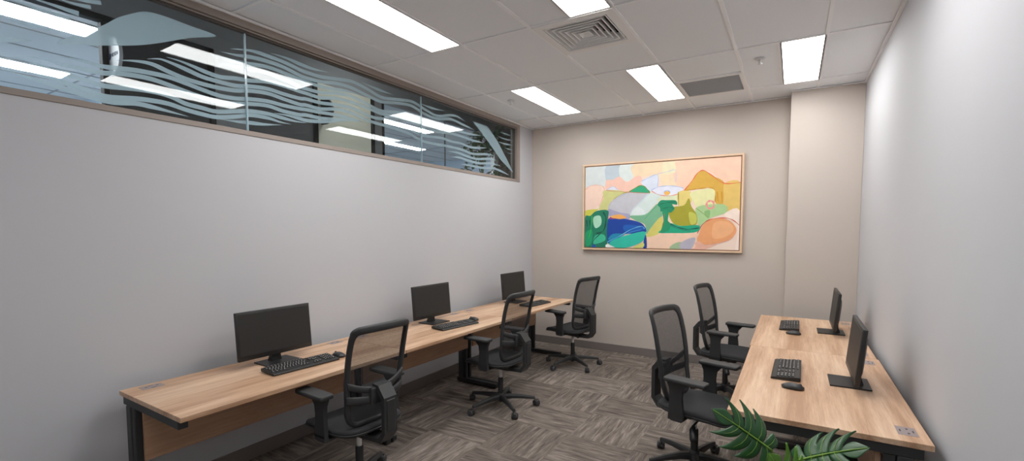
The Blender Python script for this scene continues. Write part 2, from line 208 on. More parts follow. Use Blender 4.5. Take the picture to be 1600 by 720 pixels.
def carpet():
    m = D.materials.new('carpet_tiles'); m.use_nodes = True; nt = m.node_tree; b = nt.nodes['Principled BSDF']
    b.inputs['Roughness'].default_value = .95; b.inputs['Specular IOR Level'].default_value = .1
    N = nt.nodes.new; Lk = nt.links.new
    tc = N('ShaderNodeTexCoord'); sep = N('ShaderNodeSeparateXYZ')
    mp0 = N('ShaderNodeMapping'); mp0.inputs['Location'].default_value = (.24, .11, 0)
    Lk(tc.outputs['Object'], mp0.inputs['Vector']); Lk(mp0.outputs[0], sep.inputs[0])
    def math_(op, a, bb=None, c=None):
        n = N('ShaderNodeMath'); n.operation = op
        for i, v in enumerate((a, bb, c)):
            if v is None: continue
            if isinstance(v, (int, float)): n.inputs[i].default_value = v
            else: Lk(v, n.inputs[i])
        return n.outputs[0]
    T = .5
    ix = math_('FLOOR', math_('DIVIDE', sep.outputs[0], T)); iy = math_('FLOOR', math_('DIVIDE', sep.outputs[1], T))
    par = math_('FLOORED_MODULO', math_('ADD', ix, iy), 2)
    # tile id for random shift
    cid = N('ShaderNodeCombineXYZ'); Lk(ix, cid.inputs[0]); Lk(iy, cid.inputs[1])
    wn = N('ShaderNodeTexWhiteNoise'); wn.noise_dimensions = '3D'; Lk(cid.outputs[0], wn.inputs['Vector'])
    off = math_('MULTIPLY', wn.outputs['Value'], 40)
    # along / across coordinates
    al = N('ShaderNodeMix'); al.data_type = 'FLOAT'; Lk(par, al.inputs[0]); Lk(sep.outputs[0], al.inputs[2]); Lk(sep.outputs[1], al.inputs[3])
    ac = N('ShaderNodeMix'); ac.data_type = 'FLOAT'; Lk(par, ac.inputs[0]); Lk(sep.outputs[1], ac.inputs[2]); Lk(sep.outputs[0], ac.inputs[3])
    v = N('ShaderNodeCombineXYZ'); Lk(math_('MULTIPLY', al.outputs[0], 3.2), v.inputs[0]); Lk(math_('MULTIPLY', ac.outputs[0], 26), v.inputs[1]); Lk(off, v.inputs[2])
    n1 = N('ShaderNodeTexNoise'); n1.inputs['Scale'].default_value = 1; n1.inputs['Detail'].default_value = 6; n1.inputs['Roughness'].default_value = .65; n1.inputs['Distortion'].default_value = .5
    Lk(v.outputs[0], n1.inputs['Vector'])
    v2 = N('ShaderNodeCombineXYZ'); Lk(math_('MULTIPLY', al.outputs[0], 9), v2.inputs[0]); Lk(math_('MULTIPLY', ac.outputs[0], 110), v2.inputs[1]); Lk(off, v2.inputs[2])
    n2 = N('ShaderNodeTexNoise'); n2.inputs['Scale'].default_value = 1; n2.inputs['Detail'].default_value = 3
    Lk(v2.outputs[0], n2.inputs['Vector'])
    n3 = N('ShaderNodeTexNoise'); n3.inputs['Scale'].default_value = 420; Lk(tc.outputs['Object'], n3.inputs['Vector'])
    s = math_('ADD', math_('MULTIPLY', n1.outputs['Fac'], .62), math_('MULTIPLY', n2.outputs['Fac'], .28))
    s = math_('ADD', s, math_('MULTIPLY', n3.outputs['Fac'], .10))
    s = math_('ADD', s, math_('MULTIPLY', math_('SUBTRACT', wn.outputs['Value'], .5), .07))
    r = N('ShaderNodeValToRGB')
    r.color_ramp.elements[0].position = .36; r.color_ramp.elements[0].color = srgb(*CARPET[0])
    r.color_ramp.elements[1].position = .63; r.color_ramp.elements[1].color = srgb(*CARPET[2])
    e = r.color_ramp.elements.new(.5); e.color = srgb(*CARPET[1])
    Lk(s, r.inputs['Fac']); Lk(r.outputs[0], b.inputs['Base Color'])
    bp = N('ShaderNodeBump'); bp.inputs['Strength'].default_value = .35; bp.inputs['Distance'].default_value = .004
    Lk(s, bp.inputs['Height']); Lk(bp.outputs['Normal'], b.inputs['Normal'])
    return m

def glass():
    m = D.materials.new('clear_glass'); m.use_nodes = True; nt = m.node_tree
    for n in list(nt.nodes): nt.nodes.remove(n)
    o = nt.nodes.new('ShaderNodeOutputMaterial'); mx = nt.nodes.new('ShaderNodeMixShader')
    t = nt.nodes.new('ShaderNodeBsdfTransparent'); t.inputs[0].default_value = (.93, .97, .98, 1)
    g = nt.nodes.new('ShaderNodeBsdfGlossy'); g.inputs['Roughness'].default_value = .0
    lw = nt.nodes.new('ShaderNodeLayerWeight'); lw.inputs['Blend'].default_value = .5
    p = nt.nodes.new('ShaderNodeMath'); p.operation = 'POWER'; p.inputs[1].default_value = 5
    q = nt.nodes.new('ShaderNodeMath'); q.operation = 'MULTIPLY_ADD'; q.inputs[1].default_value = .96; q.inputs[2].default_value = .034
    nt.links.new(lw.outputs['Facing'], p.inputs[0]); nt.links.new(p.outputs[0], q.inputs[0])
    nt.links.new(q.outputs[0], mx.inputs[0]); nt.links.new(t.outputs[0], mx.inputs[1]); nt.links.new(g.outputs[0], mx.inputs[2])
    nt.links.new(mx.outputs[0], o.inputs['Surface']); return m

def film():
    m = D.materials.new('frosted_film'); m.use_nodes = True; nt = m.node_tree
    for n in list(nt.nodes): nt.nodes.remove(n)
    N = nt.nodes.new
    o = N('ShaderNodeOutputMaterial'); m1 = N('ShaderNodeMixShader'); m2 = N('ShaderNodeMixShader')
    t = N('ShaderNodeBsdfTransparent'); d = N('ShaderNodeBsdfDiffuse'); tr = N('ShaderNodeBsdfTranslucent')
    d.inputs[0].default_value = FILM_C; tr.inputs[0].default_value = FILM_C
    m1.inputs[0].default_value = .4; nt.links.new(d.outputs[0], m1.inputs[1]); nt.links.new(tr.outputs[0], m1.inputs[2])
    m2.inputs[0].default_value = .8; nt.links.new(t.outputs[0], m2.inputs[1]); nt.links.new(m1.outputs[0], m2.inputs[2])
    nt.links.new(m2.outputs[0], o.inputs['Surface']); return m

def mesh_fabric(name, color, open_):
    """woven net: threads with see-through holes between them"""
    m = D.materials.new(name); m.use_nodes = True; nt = m.node_tree
    b = nt.nodes['Principled BSDF']; o = nt.nodes['Material Output']
    b.inputs['Base Color'].default_value = color; b.inputs['Roughness'].default_value = .7
    N = nt.nodes.new; Lk = nt.links.new
    tc = N('ShaderNodeTexCoord')
    w = N('ShaderNodeTexWave'); w.wave_type = 'BANDS'; w.bands_direction = 'Z'; w.inputs['Scale'].default_value = 55; w.inputs['Distortion'].default_value = 1.5; w.inputs['Detail'].default_value = 1; w.inputs['Detail Scale'].default_value = 3
    n = N('ShaderNodeTexNoise'); n.inputs['Scale'].default_value = 60
    Lk(tc.outputs['Object'], w.inputs['Vector']); Lk(tc.outputs['Object'], n.inputs['Vector'])
    a = N('ShaderNodeMath'); a.operation = 'MULTIPLY_ADD'; a.inputs[1].default_value = .16; a.inputs[2].default_value = 1-open_-.13
    Lk(w.outputs['Fac'], a.inputs[0])
    a2 = N('ShaderNodeMath'); a2.operation = 'MULTIPLY_ADD'; a2.inputs[1].default_value = .1; Lk(n.outputs['Fac'], a2.inputs[0]); Lk(a.outputs[0], a2.inputs[2])
    t = N('ShaderNodeBsdfTransparent'); mx = N('ShaderNodeMixShader')
    Lk(a2.outputs[0], mx.inputs[0]); Lk(t.outputs[0], mx.inputs[1]); Lk(b.outputs[0], mx.inputs[2]); Lk(mx.outputs[0], o.inputs['Surface'])
    return m

CARPET = [(84, 77, 72), (119, 110, 103), (156, 146, 138)]
FILM_C = (.56, .66, .70, 1)
LIGHT = 15.0
M = dict(
    wall_grey=mat('wall_grey_paint', srgb(194, 195, 199), .75, bump=(300, .05)),
    wall_beige=mat('wall_beige_paint', srgb(200, 190, 181), .75, bump=(300, .05)),
    carpet=carpet(),
    base=mat('vinyl_skirting', srgb(124, 116, 112), .6),
    tile=mat('mineral_fibre_tile', srgb(240, 243, 247), .9, vary=(140, .05), bump=(260, .3)),
    tbar=mat('white_grid_bar', srgb(246, 247, 249), .5),
    light_frame=mat('white_light_trim', srgb(242, 240, 238), .5),
    diffuser=emit('lit_diffuser', (1, .985, .968, 1), LIGHT),
    cool=emit('lit_office_diffuser', (.98, .99, 1, 1), 38),
    vent=mat('vent_white', srgb(240, 240, 240), .5),
    cavity=mat('duct_black', srgb(12, 12, 12), .9),
    grille=mat('grille_grey', srgb(188, 190, 194), .6),
    taupe=mat('window_frame_taupe', srgb(150, 139, 132), .5),
    taupe_d=mat('window_gasket', srgb(86, 78, 72), .5),
    glass=glass(), film=film(),
    joint=mat('glass_joint', srgb(176, 198, 206), .25),  # lit look of the pane edges put into this pale colour
    oak=wood('light_oak_laminate', srgb(178, 139, 108), srgb(206, 170, 139), srgb(226, 197, 168)),
    oak_edge=wood('oak_edge_band', srgb(168, 130, 102), srgb(188, 150, 121), srgb(206, 170, 140)),
    frame=mat('black_powder_coat', srgb(44, 45, 46), .5),
    frame2=mat('charcoal_powder_coat', srgb(58, 59, 61), .5),
    port=mat('grey_cable_port', srgb(150, 138, 138), .4),
    port_d=mat('cable_port_hole', srgb(50, 44, 44), .6),
    plastic=mat('charcoal_plastic', srgb(52, 53, 54), .5, bump=(900, .08)),
    plastic2=mat('dark_plastic', srgb(48, 49, 50), .45),
    pad=mat('armrest_pad', srgb(58, 59, 60), .6, bump=(700, .1)),
    seatf=mat('seat_fabric', srgb(45, 46, 49), .85, vary=(90, .12), bump=(700, .3)),
    net=mesh_fabric('back_net', srgb(46, 46, 48), .36),
    wheel=mat('caster_rubber', srgb(62, 63, 64), .55),
    lift=mat('white_lift_tube', srgb(250, 250, 249), .35),
    screen=mat('switched_off_screen', srgb(48, 47, 46), .5, spec=.3),
    bezel=mat('monitor_bezel', srgb(36, 36, 36), .42),
    key=mat('key_cap', srgb(50, 50, 50), .55), legend=mat('key_legend', srgb(200, 200, 200), .6),
    kbody=mat('keyboard_body', srgb(36, 36, 36), .5),
    mouse=mat('mouse_shell', srgb(48, 50, 52), .35),
    pine=mat('pale_timber_frame', srgb(226, 196, 164), .5, vary=(30, .08)),
    inner=mat('frame_inner_edge', srgb(176, 116, 86), .6),
    leaf=mat('monstera_leaf', srgb(42, 84, 46), .32, vary=(22, .3)),
    leaf_backlit=mat('backlit_monstera_leaf', srgb(96, 148, 44), .35, vary=(22, .2)),  # brighter green paints in the light coming through the leaf
    rib=mat('leaf_midrib', srgb(128, 164, 70), .4),
    stem=mat('plant_stem', srgb(96, 128, 56), .5),
    pot=mat('white_pot', srgb(214, 212, 208), .4),
    soil=mat('potting_soil', srgb(52, 40, 32), .95, bump=(90, .8)),
    bark=mat('fig_bark', srgb(112, 96, 80), .8, bump=(60, .5)),
    fig=mat('fig_leaf', srgb(58, 92, 48), .4, vary=(12, .3)),
    dark_wall=mat('corridor_charcoal_paint', srgb(150, 148, 147), .8),
    black_panel=mat('corridor_black_panel', srgb(58, 56, 55), .5),
    grey_panel=mat('corridor_grey_panel', srgb(150, 148, 146), .7),
    slate=mat('corridor_slate_panel', srgb(84, 82, 82), .6),
    cream=mat('corridor_cream_paint', srgb(226, 221, 200), .8),
    alu=mat('dark_aluminium', srgb(30, 28, 27), .7, spec=.2),
    alu2=mat('grey_aluminium', srgb(120, 118, 118), .45),
    pale=mat('office_wall_daylight_tint', srgb(198, 214, 228), .8),  # bluish daylight put into the office wall colour
    office_ceil=mat('office_ceiling', srgb(194, 195, 196), .9), office_floor=mat('office_pale_floor', srgb(200, 203, 206), .7), nozzle=mat('sprinkler_white', srgb(216, 216, 217), .4),
    sign=mat('sign_face_white', srgb(206, 205, 206), .5),
    ink=mat('sign_blue_ink', srgb(52, 58, 92), .6),
    blade=mat('dark_sign_disc', srgb(56, 54, 54), .6), red=mat('red_mark', srgb(150, 52, 48), .6),
    ribbed=mat('ribbed_panel', srgb(150, 140, 128), .7),
)

# ------------------------------------------------------------------ mesh helpers
class MB:
    def __init__(self): self.bm = bmesh.new(); self.mats = []
    def mi(self, m):
        if m not in self.mats: self.mats.append(m)
        return self.mats.index(m)
    def _fin(self, faces, m, smooth=False):
        k = self.mi(m)
        for f in faces: f.material_index = k; f.smooth = smooth
    def box(self, lo, hi, m, bevel=0, rot=None, seg=1):
        lo = Vector(lo); hi = Vector(hi); c = (lo+hi)/2; s = hi-lo
        r = bmesh.ops.create_cube(self.bm, size=1)
        vs = r['verts']
        for v in vs: v.co = Vector((v.co.x*s.x, v.co.y*s.y, v.co.z*s.z))
        fs = list({f for v in vs for f in v.link_faces})
        if bevel:
            es = list({e for v in vs for e in v.link_edges})
            b = bmesh.ops.bevel(self.bm, geom=es, offset=bevel, segments=seg, affect='EDGES', profile=.5)
            vs = list({v for f in b['faces'] for v in f.verts} | {v for v in vs if v.is_valid})
            fs = list({f for v in vs for f in v.link_faces})
        for v in vs:
            if rot: v.co = rot @ v.co
            v.co += c
        self._fin(fs, m, smooth=bevel > 0 and seg > 1); return vs
    def prism(self, pts, axis, a, b, m, smooth=False):
        """polygon pts (2-D) extruded along axis between a and b"""
        def P(p, t):
            return Vector({'x': (t, p[0], p[1]), 'y': (p[0], t, p[1]), 'z': (p[0], p[1], t)}[axis])
        v0 = [self.bm.verts.new(P(p, a)) for p in pts]; v1 = [self.bm.verts.new(P(p, b)) for p in pts]
        n = len(pts); fs = [self.bm.faces.new(v0), self.bm.faces.new(v1[::-1])]
        sides = [self.bm.faces.new((v0[(i+1) % n], v0[i], v1[i], v1[(i+1) % n])) for i in range(n)]
        self._fin(fs, m); self._fin(sides, m, smooth)
    def ring_loft(self, rings, m, caps=True, smooth=True, closed=False):
        R = [[self.bm.verts.new(p) for p in r] for r in rings]
        n = len(R[0]); fs = []
        rng = range(len(R)) if closed else range(len(R)-1)
        for i in rng:
            A = R[i]; B = R[(i+1) % len(R)]
            for j in range(n):
                fs.append(self.bm.faces.new((A[j], A[(j+1) % n], B[(j+1) % n], B[j])))
        self._fin(fs, m, smooth)
        if caps and not closed:
            self._fin([self.bm.faces.new(R[0][::-1]), self.bm.faces.new(R[-1])], m)
    def tube(self, path, rad, m, seg=10, closed=False, flat=1.0, up=None):
        """sweep an ellipse (rad, rad*flat) along path; flat scales the binormal 'up' side"""
        P = [Vector(p) for p in path]; n = len(P); rings = []
        ref = Vector(up) if up else Vector((0, 0, 1))
        for i, p in enumerate(P):
            if closed: t = P[(i+1) % n]-P[i-1]
            else: t = P[min(i+1, n-1)]-P[max(i-1, 0)]
            t.normalize()
            a = ref.cross(t)
            if a.length < 1e-4: a = Vector((1, 0, 0)).cross(t)
            a.normalize(); b = t.cross(a)
            r = rad[i] if isinstance(rad, (list, tuple)) else rad
            f = flat[i] if isinstance(flat, (list, tuple)) else flat
            rings.append([p + a*math.cos(2*PI*k/seg)*r + b*math.sin(2*PI*k/seg)*r*f for k in range(seg)])
        self.ring_loft(rings, m, closed=closed)
    def lathe(self, prof, m, center=(0, 0, 0), seg=24, axis='z', smooth=True):
        c = Vector(center); rings = []
        for r, h in prof:
            ring = []
            for k in range(seg):
                a = 2*PI*k/seg; x, y = r*math.cos(a), r*math.sin(a)
                ring.append(c + Vector({'z': (x, y, h), 'x': (h, x, y), 'y': (y, h, x)}[axis]))
            rings.append(ring)
        self.ring_loft(rings, m, smooth=smooth)
    def grid(self, rows, m, smooth=True, thick=0):
        R = [[self.bm.verts.new(p) for p in r] for r in rows]; fs = []
        for i in range(len(R)-1):
            for j in range(len(R[0])-1):
                fs.append(self.bm.faces.new((R[i][j], R[i][j+1], R[i+1][j+1], R[i+1][j])))
        self._fin(fs, m, smooth)
    def poly(self, pts, m):
        f = self.bm.faces.new([self.bm.verts.new(p) for p in pts]); self._fin([f], m); return f
    def build(self, name, parent=None, loc=None, recalc=True):
        if recalc: bmesh.ops.recalc_face_normals(self.bm, faces=self.bm.faces[:])
        me = D.meshes.new(name); self.bm.to_mesh(me); self.bm.free()
        for m in self.mats: me.materials.append(m)
        o = D.objects.new(name, me); COL.objects.link(o)
        if parent: o.parent = parent
        if loc: o.location = loc
        return o

def thing(name, label, cat, loc=(0, 0, 0), rz=0, group=None):
    o = D.objects.new(name, None); COL.objects.link(o); o.empty_display_size = .1
    o.location = loc; o.rotation_euler = (0, 0, rz); tag(o, label, cat, group); return o
def tag(o, label, cat, group=None):
    o['label'] = label; o['category'] = cat
    if group: o['group'] = group
    return o
def struct(o): o['kind'] = 'structure'; return o
def plabel(o, t): o['label'] = t; return o
def children(o): return [c for c in D.objects if c.parent == o]
def copy_tree(o, parent=None):
    c = o.copy(); COL.objects.link(c)
    if parent: c.parent = parent
    for ch in children(o): copy_tree(ch, c)
    return c
def place(proto, first, loc, rz, label, group=None):
    o = proto if first else copy_tree(proto)
    o.location = loc; o.rotation_euler = (0, 0, rz); o['label'] = label
    if group: o['group'] = group
    return o
def catmull(pts, n=6, closed=False):
    P = [Vector(p) for p in pts]; N = len(P); out = []
    rng = range(N) if closed else range(N-1)
    for i in rng:
        g = (lambda k: P[k % N]) if closed else (lambda k: P[max(0, min(N-1, k))])
        p0, p1, p2, p3 = g(i-1), g(i), g(i+1), g(i+2)
        for k in range(n):
            t = k/n
            out.append(.5*((2*p1)+(p2-p0)*t+(2*p0-5*p1+4*p2-p3)*t*t+(3*p1-p0-3*p2+p3)*t**3))
    if not closed: out.append(P[-1].copy())
    return out

# ------------------------------------------------------------------ room
H = 3.019; WX = 3.77; XS = 3.152; YS = -.223; YF = -7.45
GX = [.379+.6*i for i in range(6)]; GY = [-.537-1.2*i for i in range(6)]
WZ0, WZ1 = 2.279, 2.962; WY1 = -.425; WY0 = -7.2

b = MB(); b.box((-.1, YF-.1, -.1), (WX+.1, .1, 0), M['carpet']); struct(b.build('floor'))
b = MB()   # wall with the high window opening
g = M['wall_grey']
b.box((-.1, YF, 0), (0, 0, WZ0-.033), g)
b.box((-.1, YF, WZ1+.05), (0, 0, 3.8), g)
b.box((-.1, WY1+.071, WZ0-.033), (0, 0, WZ1+.05), g)
b.box((-.1, YF, WZ0-.033), (0, WY0, WZ1+.05), g)
struct(b.build('wall_left'))
b = MB(); b.box((-.1, 0, 0), (WX+.1, .1, 3.2), M['wall_beige']); struct(b.build('wall_back'))
b = MB(); b.box((XS, YS, 0), (WX, 0, H), M['wall_beige'], bevel=.003); struct(b.build('pillar'))
b = MB(); b.box((WX, YF, 0), (WX+.1, 0, 3.2), M['wall_grey']); struct(b.build('wall_right'))
b = MB(); b.box((-.1, YF-.1, 0), (WX+.1, YF, 3.2), M['wall_grey']); struct(b.build('wall_front'))
def skirting(name, lo, hi):
    b = MB(); b.box(lo, hi, M['base'], bevel=.003); struct(b.build(name))
skirting('baseboard_left', (0, YF, 0), (.012, 0, .1))
skirting('baseboard_back', (.012, -.012, 0), (XS, 0, .1))
skirting('baseboard_pillar', (XS-.012, YS-.012, 0), (WX-.012, YS, .1))
skirting('baseboard_right', (WX-.012, YF, 0), (WX, YS, .1))

# ceiling tiles + grid
lights = [(.679, -4.137), (.679, -1.737), (1.879, -4.137), (1.879, -1.737), (3.079, -1.737), (3.079, -4.137), (1.879, -6.537)]  # last panel is unseen, added on the grid to brighten the near end
xs = [0]+GX+[WX]; ys = [0]+GY+[YF]
holes = [(x, y, x+.3, y+1.2) for x, y in lights]+[(1.579, -2.937, 2.179, -2.337), (2.179, -1.137, 2.779, -.537)]
b = MB(); tb = M['tile']
for i in range(len(xs)-1):
    for j in range(len(ys)-1):
        x0, x1 = xs[i], xs[i+1]; y1, y0 = ys[j], ys[j+1]
        cells = [(x0, y0, x1, y1)]
        for hx0, hy0, hx1, hy1 in holes:
            new = []
            for c in cells:
                if hx0 < c[2]-1e-4 and hx1 > c[0]+1e-4 and hy0 < c[3]-1e-4 and hy1 > c[1]+1e-4:
                    if hx0 > c[0]+1e-3: new.append((c[0], c[1], hx0, c[3]))
                    if hx1 < c[2]-1e-3: new.append((hx1, c[1], c[2], c[3]))
                    if hy0 > c[1]+1e-3: new.append((max(c[0], hx0), c[1], min(c[2], hx1), hy0))
                    if hy1 < c[3]-1e-3: new.append((max(c[0], hx0), hy1, min(c[2], hx1), c[3]))
                else: new.append(c)
            cells = new
        for c in cells: b.box((c[0]+.0125, c[1]+.0105, H+.009), (c[2]-.0125, c[3]-.0105, H+.022), tb)
b.box((0, YF, H+.2), (WX, 0, H+.22), M['cavity'])
ceil = struct(b.build('ceiling'))
b = MB(); tm = M['tbar']; w = .012
for x in GX: b.box((x-w, YF, H), (x+w, 0, H+.012), tm)
for y in GY: b.box((0, y-w*.8, H+.0005), (WX, y+w*.8, H+.012), tm)
for x, y in lights: b.box((x-w, y, H), (x+w, y+1.2, H+.012), tm)
b.box((1.579, -2.337-w, H+.0005), (2.179, -2.337+w, H+.012), tm); b.box((2.179, -1.137-w, H+.0005), (2.779, -1.137+w, H+.012), tm)
for lo, hi in (((0, YF, H-.012), (.02, 0, H+.004)), ((WX-.02, YF, H-.012), (WX, YS, H+.004)), ((0, -.02, H-.004), (XS, 0, H+.004)), ((XS, YS-.02, H-.004), (WX, YS, H+.004))): b.box(lo, hi, tm)
struct(b.build('ceiling_grid', ceil))

def make_light():
    t = thing('ceiling_light', '', 'ceiling light')
    b = MB(); f = M['light_frame']
    b.box((.0, .0, .0), (.3, .014, .05), f); b.box((0, 1.186, 0), (.3, 1.2, .05), f)
    b.box((0, .014, 0), (.014, 1.186, .05), f); b.box((.286, .014, 0), (.3, 1.186, .05), f)
    b.box((0, 0, .05), (.3, 1.2, .06), f)
    b.build('light_frame', t)
    b = MB(); b.box((.014, .014, .003), (.286, 1.186, .01), M['diffuser']); plabel(b.build('diffuser', t), 'glowing white diffuser panel')
    return t
LP = make_light()
LL = ['long lit ceiling panel above the first desk, running out of the top of the picture',
      'lit ceiling panel near the window end, above the far left desk',
      'short sliver of lit ceiling panel touching the square air diffuser',
      'lit ceiling panel between the square diffuser and the dark grille, above the painting',
      'lit ceiling panel next to the beige pillar and the grey wall',
      'lit ceiling panel over the near end of the two-seat desk, above the frame', 'added unseen fill panel in the ceiling over the viewer, at the rear of the room']
LL[1] = 'lit ceiling panel beside the small sprinkler close to the window corner'
for i, (x, y) in enumerate(lights): place(LP, i == 0, (x, y, H), 0, LL[i], 'lit ceiling panels')

# square four-way diffuser
t = thing('air_diffuser', 'square white ceiling air diffuser with stepped louvres', 'air vent', (1.879, -2.637, H))
b = MB(); v = M['vent']; hs = .295; ho = .235
for s in (-1, 1):
    b.box((-hs, min(s*hs, s*ho), -.004), (hs, max(s*hs, s*ho), .012), v)
    b.box((min(s*hs, s*ho), -ho, -.004), (max(s*hs, s*ho), ho, .012), v)
b.build('vent_frame', t)
b = MB()
b.box((-ho, -ho, .1), (ho, ho, .11), M['cavity'])
for s in (-1, 1):
    b.box((-ho, min(s*ho, s*(ho+.005)), .012), (ho, max(s*ho, s*(ho+.005)), .11), M['cavity']); b.box((min(s*ho, s*(ho+.005)), -ho, .012), (max(s*ho, s*(ho+.005)), ho, .11), M['cavity'])
b.build('duct_neck', t)
for k in range(6):
    b = MB(); r1 = ho-.006-k*.037; r0 = r1-.025; z1 = -.002; z0 = .05
    if k == 5: r0 = .002
    R = []
    for r, z in ((r1, z1-.002), (r1-.008, z1-.002), (r0, z0), (r0+.001, z0+.001), (r1-.006, z1+.001), (r1, z1+.001)):
        R.append([(r, r, z), (-r, r, z), (-r, -r, z), (r, -r, z)])
    b.ring_loft(R, v, closed=True, smooth=False); b.build('louvre', t)

t = thing('return_grille', 'dark grey rectangular return air grille in the ceiling', 'air vent', (2.479, -.837, H))
b = MB(); v = M['vent']
for s in (-1, 1):
    b.box((-.298, min(s*.298, s*.262), -.003), (.298, max(s*.298, s*.262), .012), v)
    b.box((min(s*.298, s*.262), -.262, -.003), (max(s*.298, s*.262), .262, .012), v)
b.build('vent_frame', t)
b = MB(); b.box((-.262, -.262, .02), (.262, .262, .024), M['grille'])
for k in range(40):
    y = -.258+k*.0131; b.box((-.262, y, .001), (.262, y+.004, .016), M['grille'])
for k in range(40):
    x = -.258+k*.0131; b.box((x, -.262, .003), (x+.004, .262, .014), M['grille'])
b.build('egg_crate_core', t)

def make_sprinkler():
    t = thing('fire_sprinkler', '', 'sprinkler')
    b = MB(); b.lathe([(0, 0), (.042, 0), (.044, -.005), (.034, -.012), (.012, -.014), (0, -.014)], M['nozzle']); b.build('escutcheon', t)
    b = MB(); b.lathe([(0, -.01), (.008, -.01), (.008, -.03), (.004, -.036), (.004, -.042), (.018, -.044), (.018, -.048), (0, -.048)], M['nozzle'], seg=14)
    for s in (-1, 1): b.tube([(s*.006, 0, -.012), (s*.012, 0, -.028), (s*.004, 0, -.044)], .0022, M['nozzle'], seg=6)
    b.build('sprinkler_head', t); return t
SP = make_sprinkler()
place(SP, True, (2.93, -1.42, H+.0095), 0, 'white fire sprinkler between the dark grille and the pillar light', 'fire sprinklers')
place(SP, False, (.498, -1.40, H+.0095), 0, 'white fire sprinkler next to the window corner', 'fire sprinklers')

# high window
win = struct(D.objects.new('window_1', None)); COL.objects.link(win)
b = MB(); t_ = M['taupe']; td = M['taupe_d']
b.box((-.1, WY0, WZ0-.033), (.006, WY1+.071, WZ0), t_, bevel=.002)
b.box((-.1, WY0, WZ1), (.006, WY1+.071, H-.001), t_, bevel=.002)
b.box((-.1, WY1, WZ0), (.006, WY1+.071, WZ1), t_, bevel=.002)
b.box((-.06, WY0, WZ1-.022), (-.03, WY1, WZ1), td); b.box((-.06, WY1-.02, WZ0), (-.03, WY1, WZ1-.022), td)
b.box((-.02, WY0, WZ1-.012), (-.008, WY1, WZ1-.004), t_)
struct(b.build('window_frame', win))
TILT = -.014   # the panes lean slightly, as their reflections show
JY = [WY0, -5.8, -4.03, -2.263, WY1]
for i in range(4):
    b = MB(); b.box((-.005, JY[i]+.004, WZ0-2.62), (.005, JY[i+1]-.004, WZ1-.01-2.62), M['glass'])
    yc = (JY[i]+JY[i+1])/2
    for v in b.bm.verts: v.co.y -= yc
    pn = struct(b.build('window_pane', win, (-.045, yc, 2.62))); pn.rotation_euler = (0, TILT, TILT*.3)
b = MB()
for y in JY[1:4]: b.box((-.052, y-.004, WZ0), (-.038, y+.004, WZ1-.02), M['joint'])
struct(b.build('glass_joint', win))
b = MB(); FX = -.0575
for L in FILM_LINES:
    P = catmull([(y, z, 0) for y, z in L], 5); n = len(P); rows = [[], []]
    d = [0]
    for i in range(1, n): d.append(d[-1]+(P[i]-P[i-1]).length)
    cut = L[0][0] < -4.75 and L[-1][1] > 2.6 and L[-1][0] < -4.6
    for i, p in enumerate(P):
        t = P[min(i+1, n-1)]-P[max(i-1, 0)]; t.normalize(); nn = Vector((-t.y, t.x, 0))
        hw = .0134*min(1, .06+d[i]/.22, 1 if cut else .04+(d[-1]-d[i])/.22)
        for k, s in ((0, -1), (1, 1)):
            q = p+nn*hw*s
            rows[k].append((FX, min(WY1-.002, q.x), max(WZ0, min(WZ1-.022, q.y))))
    b.grid(rows, M['film'], smooth=False)
for L in FILM_SHAPES:
    P = [(y, z, 0) for y, z in L]
    P = P if len(P) == 7 else catmull(P, 4, True)
    b.poly([(FX, p[0], max(WZ0, min(WZ1-.022, p[1]))) for p in P], M['film'])
struct(b.build('frosted_film', win))

# ------------------------------------------------------------------ corridor and offices seen through the window
CX = -1.6; CH = 3.32
b = MB(); b.box((CX, -9, -.1), (-.1, 4.2, 0), M['carpet']); struct(b.build('floor_corridor'))
b = MB(); b.box((-6.2, -9, -.1), (CX, 4.2, 0), M['office_floor']); struct(b.build('floor_office'))
b = MB(); b.box((CX, -9, 3.8), (-.1, 4.2, 3.9), M['dark_wall']); struct(b.build('ceiling_corridor'))
b = MB(); b.box((-6.2, -9, 3.45), (CX-.06, 4.2, 3.55), M['office_ceil'])
for k in range(10): b.box((-6.1, -8.4+k*1.2, 3.444), (CX-.07, -8.38+k*1.2, 3.45), M['grey_panel'])
for k in range(7): b.box((-5.9+k*.6, -9, 3.444), (-5.88+k*.6, 4.1, 3.45), M['grey_panel'])
struct(b.build('ceiling_office'))
b = MB(); b.box((CX-.06, -9, CH), (CX, 4.2, 3.8), M['dark_wall']); struct(b.build('wall_corridor_bulkhead'))
for nm, y0, y1, mm in (('wall_corridor_black', -4.26, -3.47, 'black_panel'), ('wall_corridor_grey', -3.45, -3.13, 'grey_panel'), ('wall_corridor_slate', -3.13, -2.31, 'slate'), ('wall_corridor_cream', -2.31, -1.50, 'cream'), ('wall_corridor_end', 2.62, 4.2, 'grey_panel')):
    b = MB(); b.box((CX-.06, y0, 0), (CX, y1, CH), M[mm]); struct(b.build(nm))
for k, (lo, hi, mm) in enumerate([((CX-.05, -9, CH-.05), (CX+.03, -3.45, CH), 'alu'), ((CX-.05, -4.30, 0), (CX+.02, -4.262, CH), 'alu'), ((CX-.02, -4.262, 0), (CX+.012, -4.256, CH), 'alu2'),
        ((CX-.05, -3.50, 0), (CX+.03, -3.45, CH), 'alu'), ((CX-.05, -2.37, 0), (CX+.02, -2.31, CH), 'alu'),
        ((CX-.05, -1.50, 0), (CX+.03, -1.455, CH), 'alu'), ((CX-.05, -1.455, 0), (CX+.01, -1.31, CH), 'alu2'), ((CX-.05, -1.31, 0), (CX+.03, -1.285, CH), 'alu'),
        ((CX-.05, 1.42, 0), (CX+.03, 1.56, CH), 'light_frame'), ((CX-.04, .05, 0), (CX-.02, .07, CH), 'alu2')]):
    b = MB(); b.box(lo, hi, M[mm], bevel=.004); struct(b.build('trim_%d' % (k+1)))
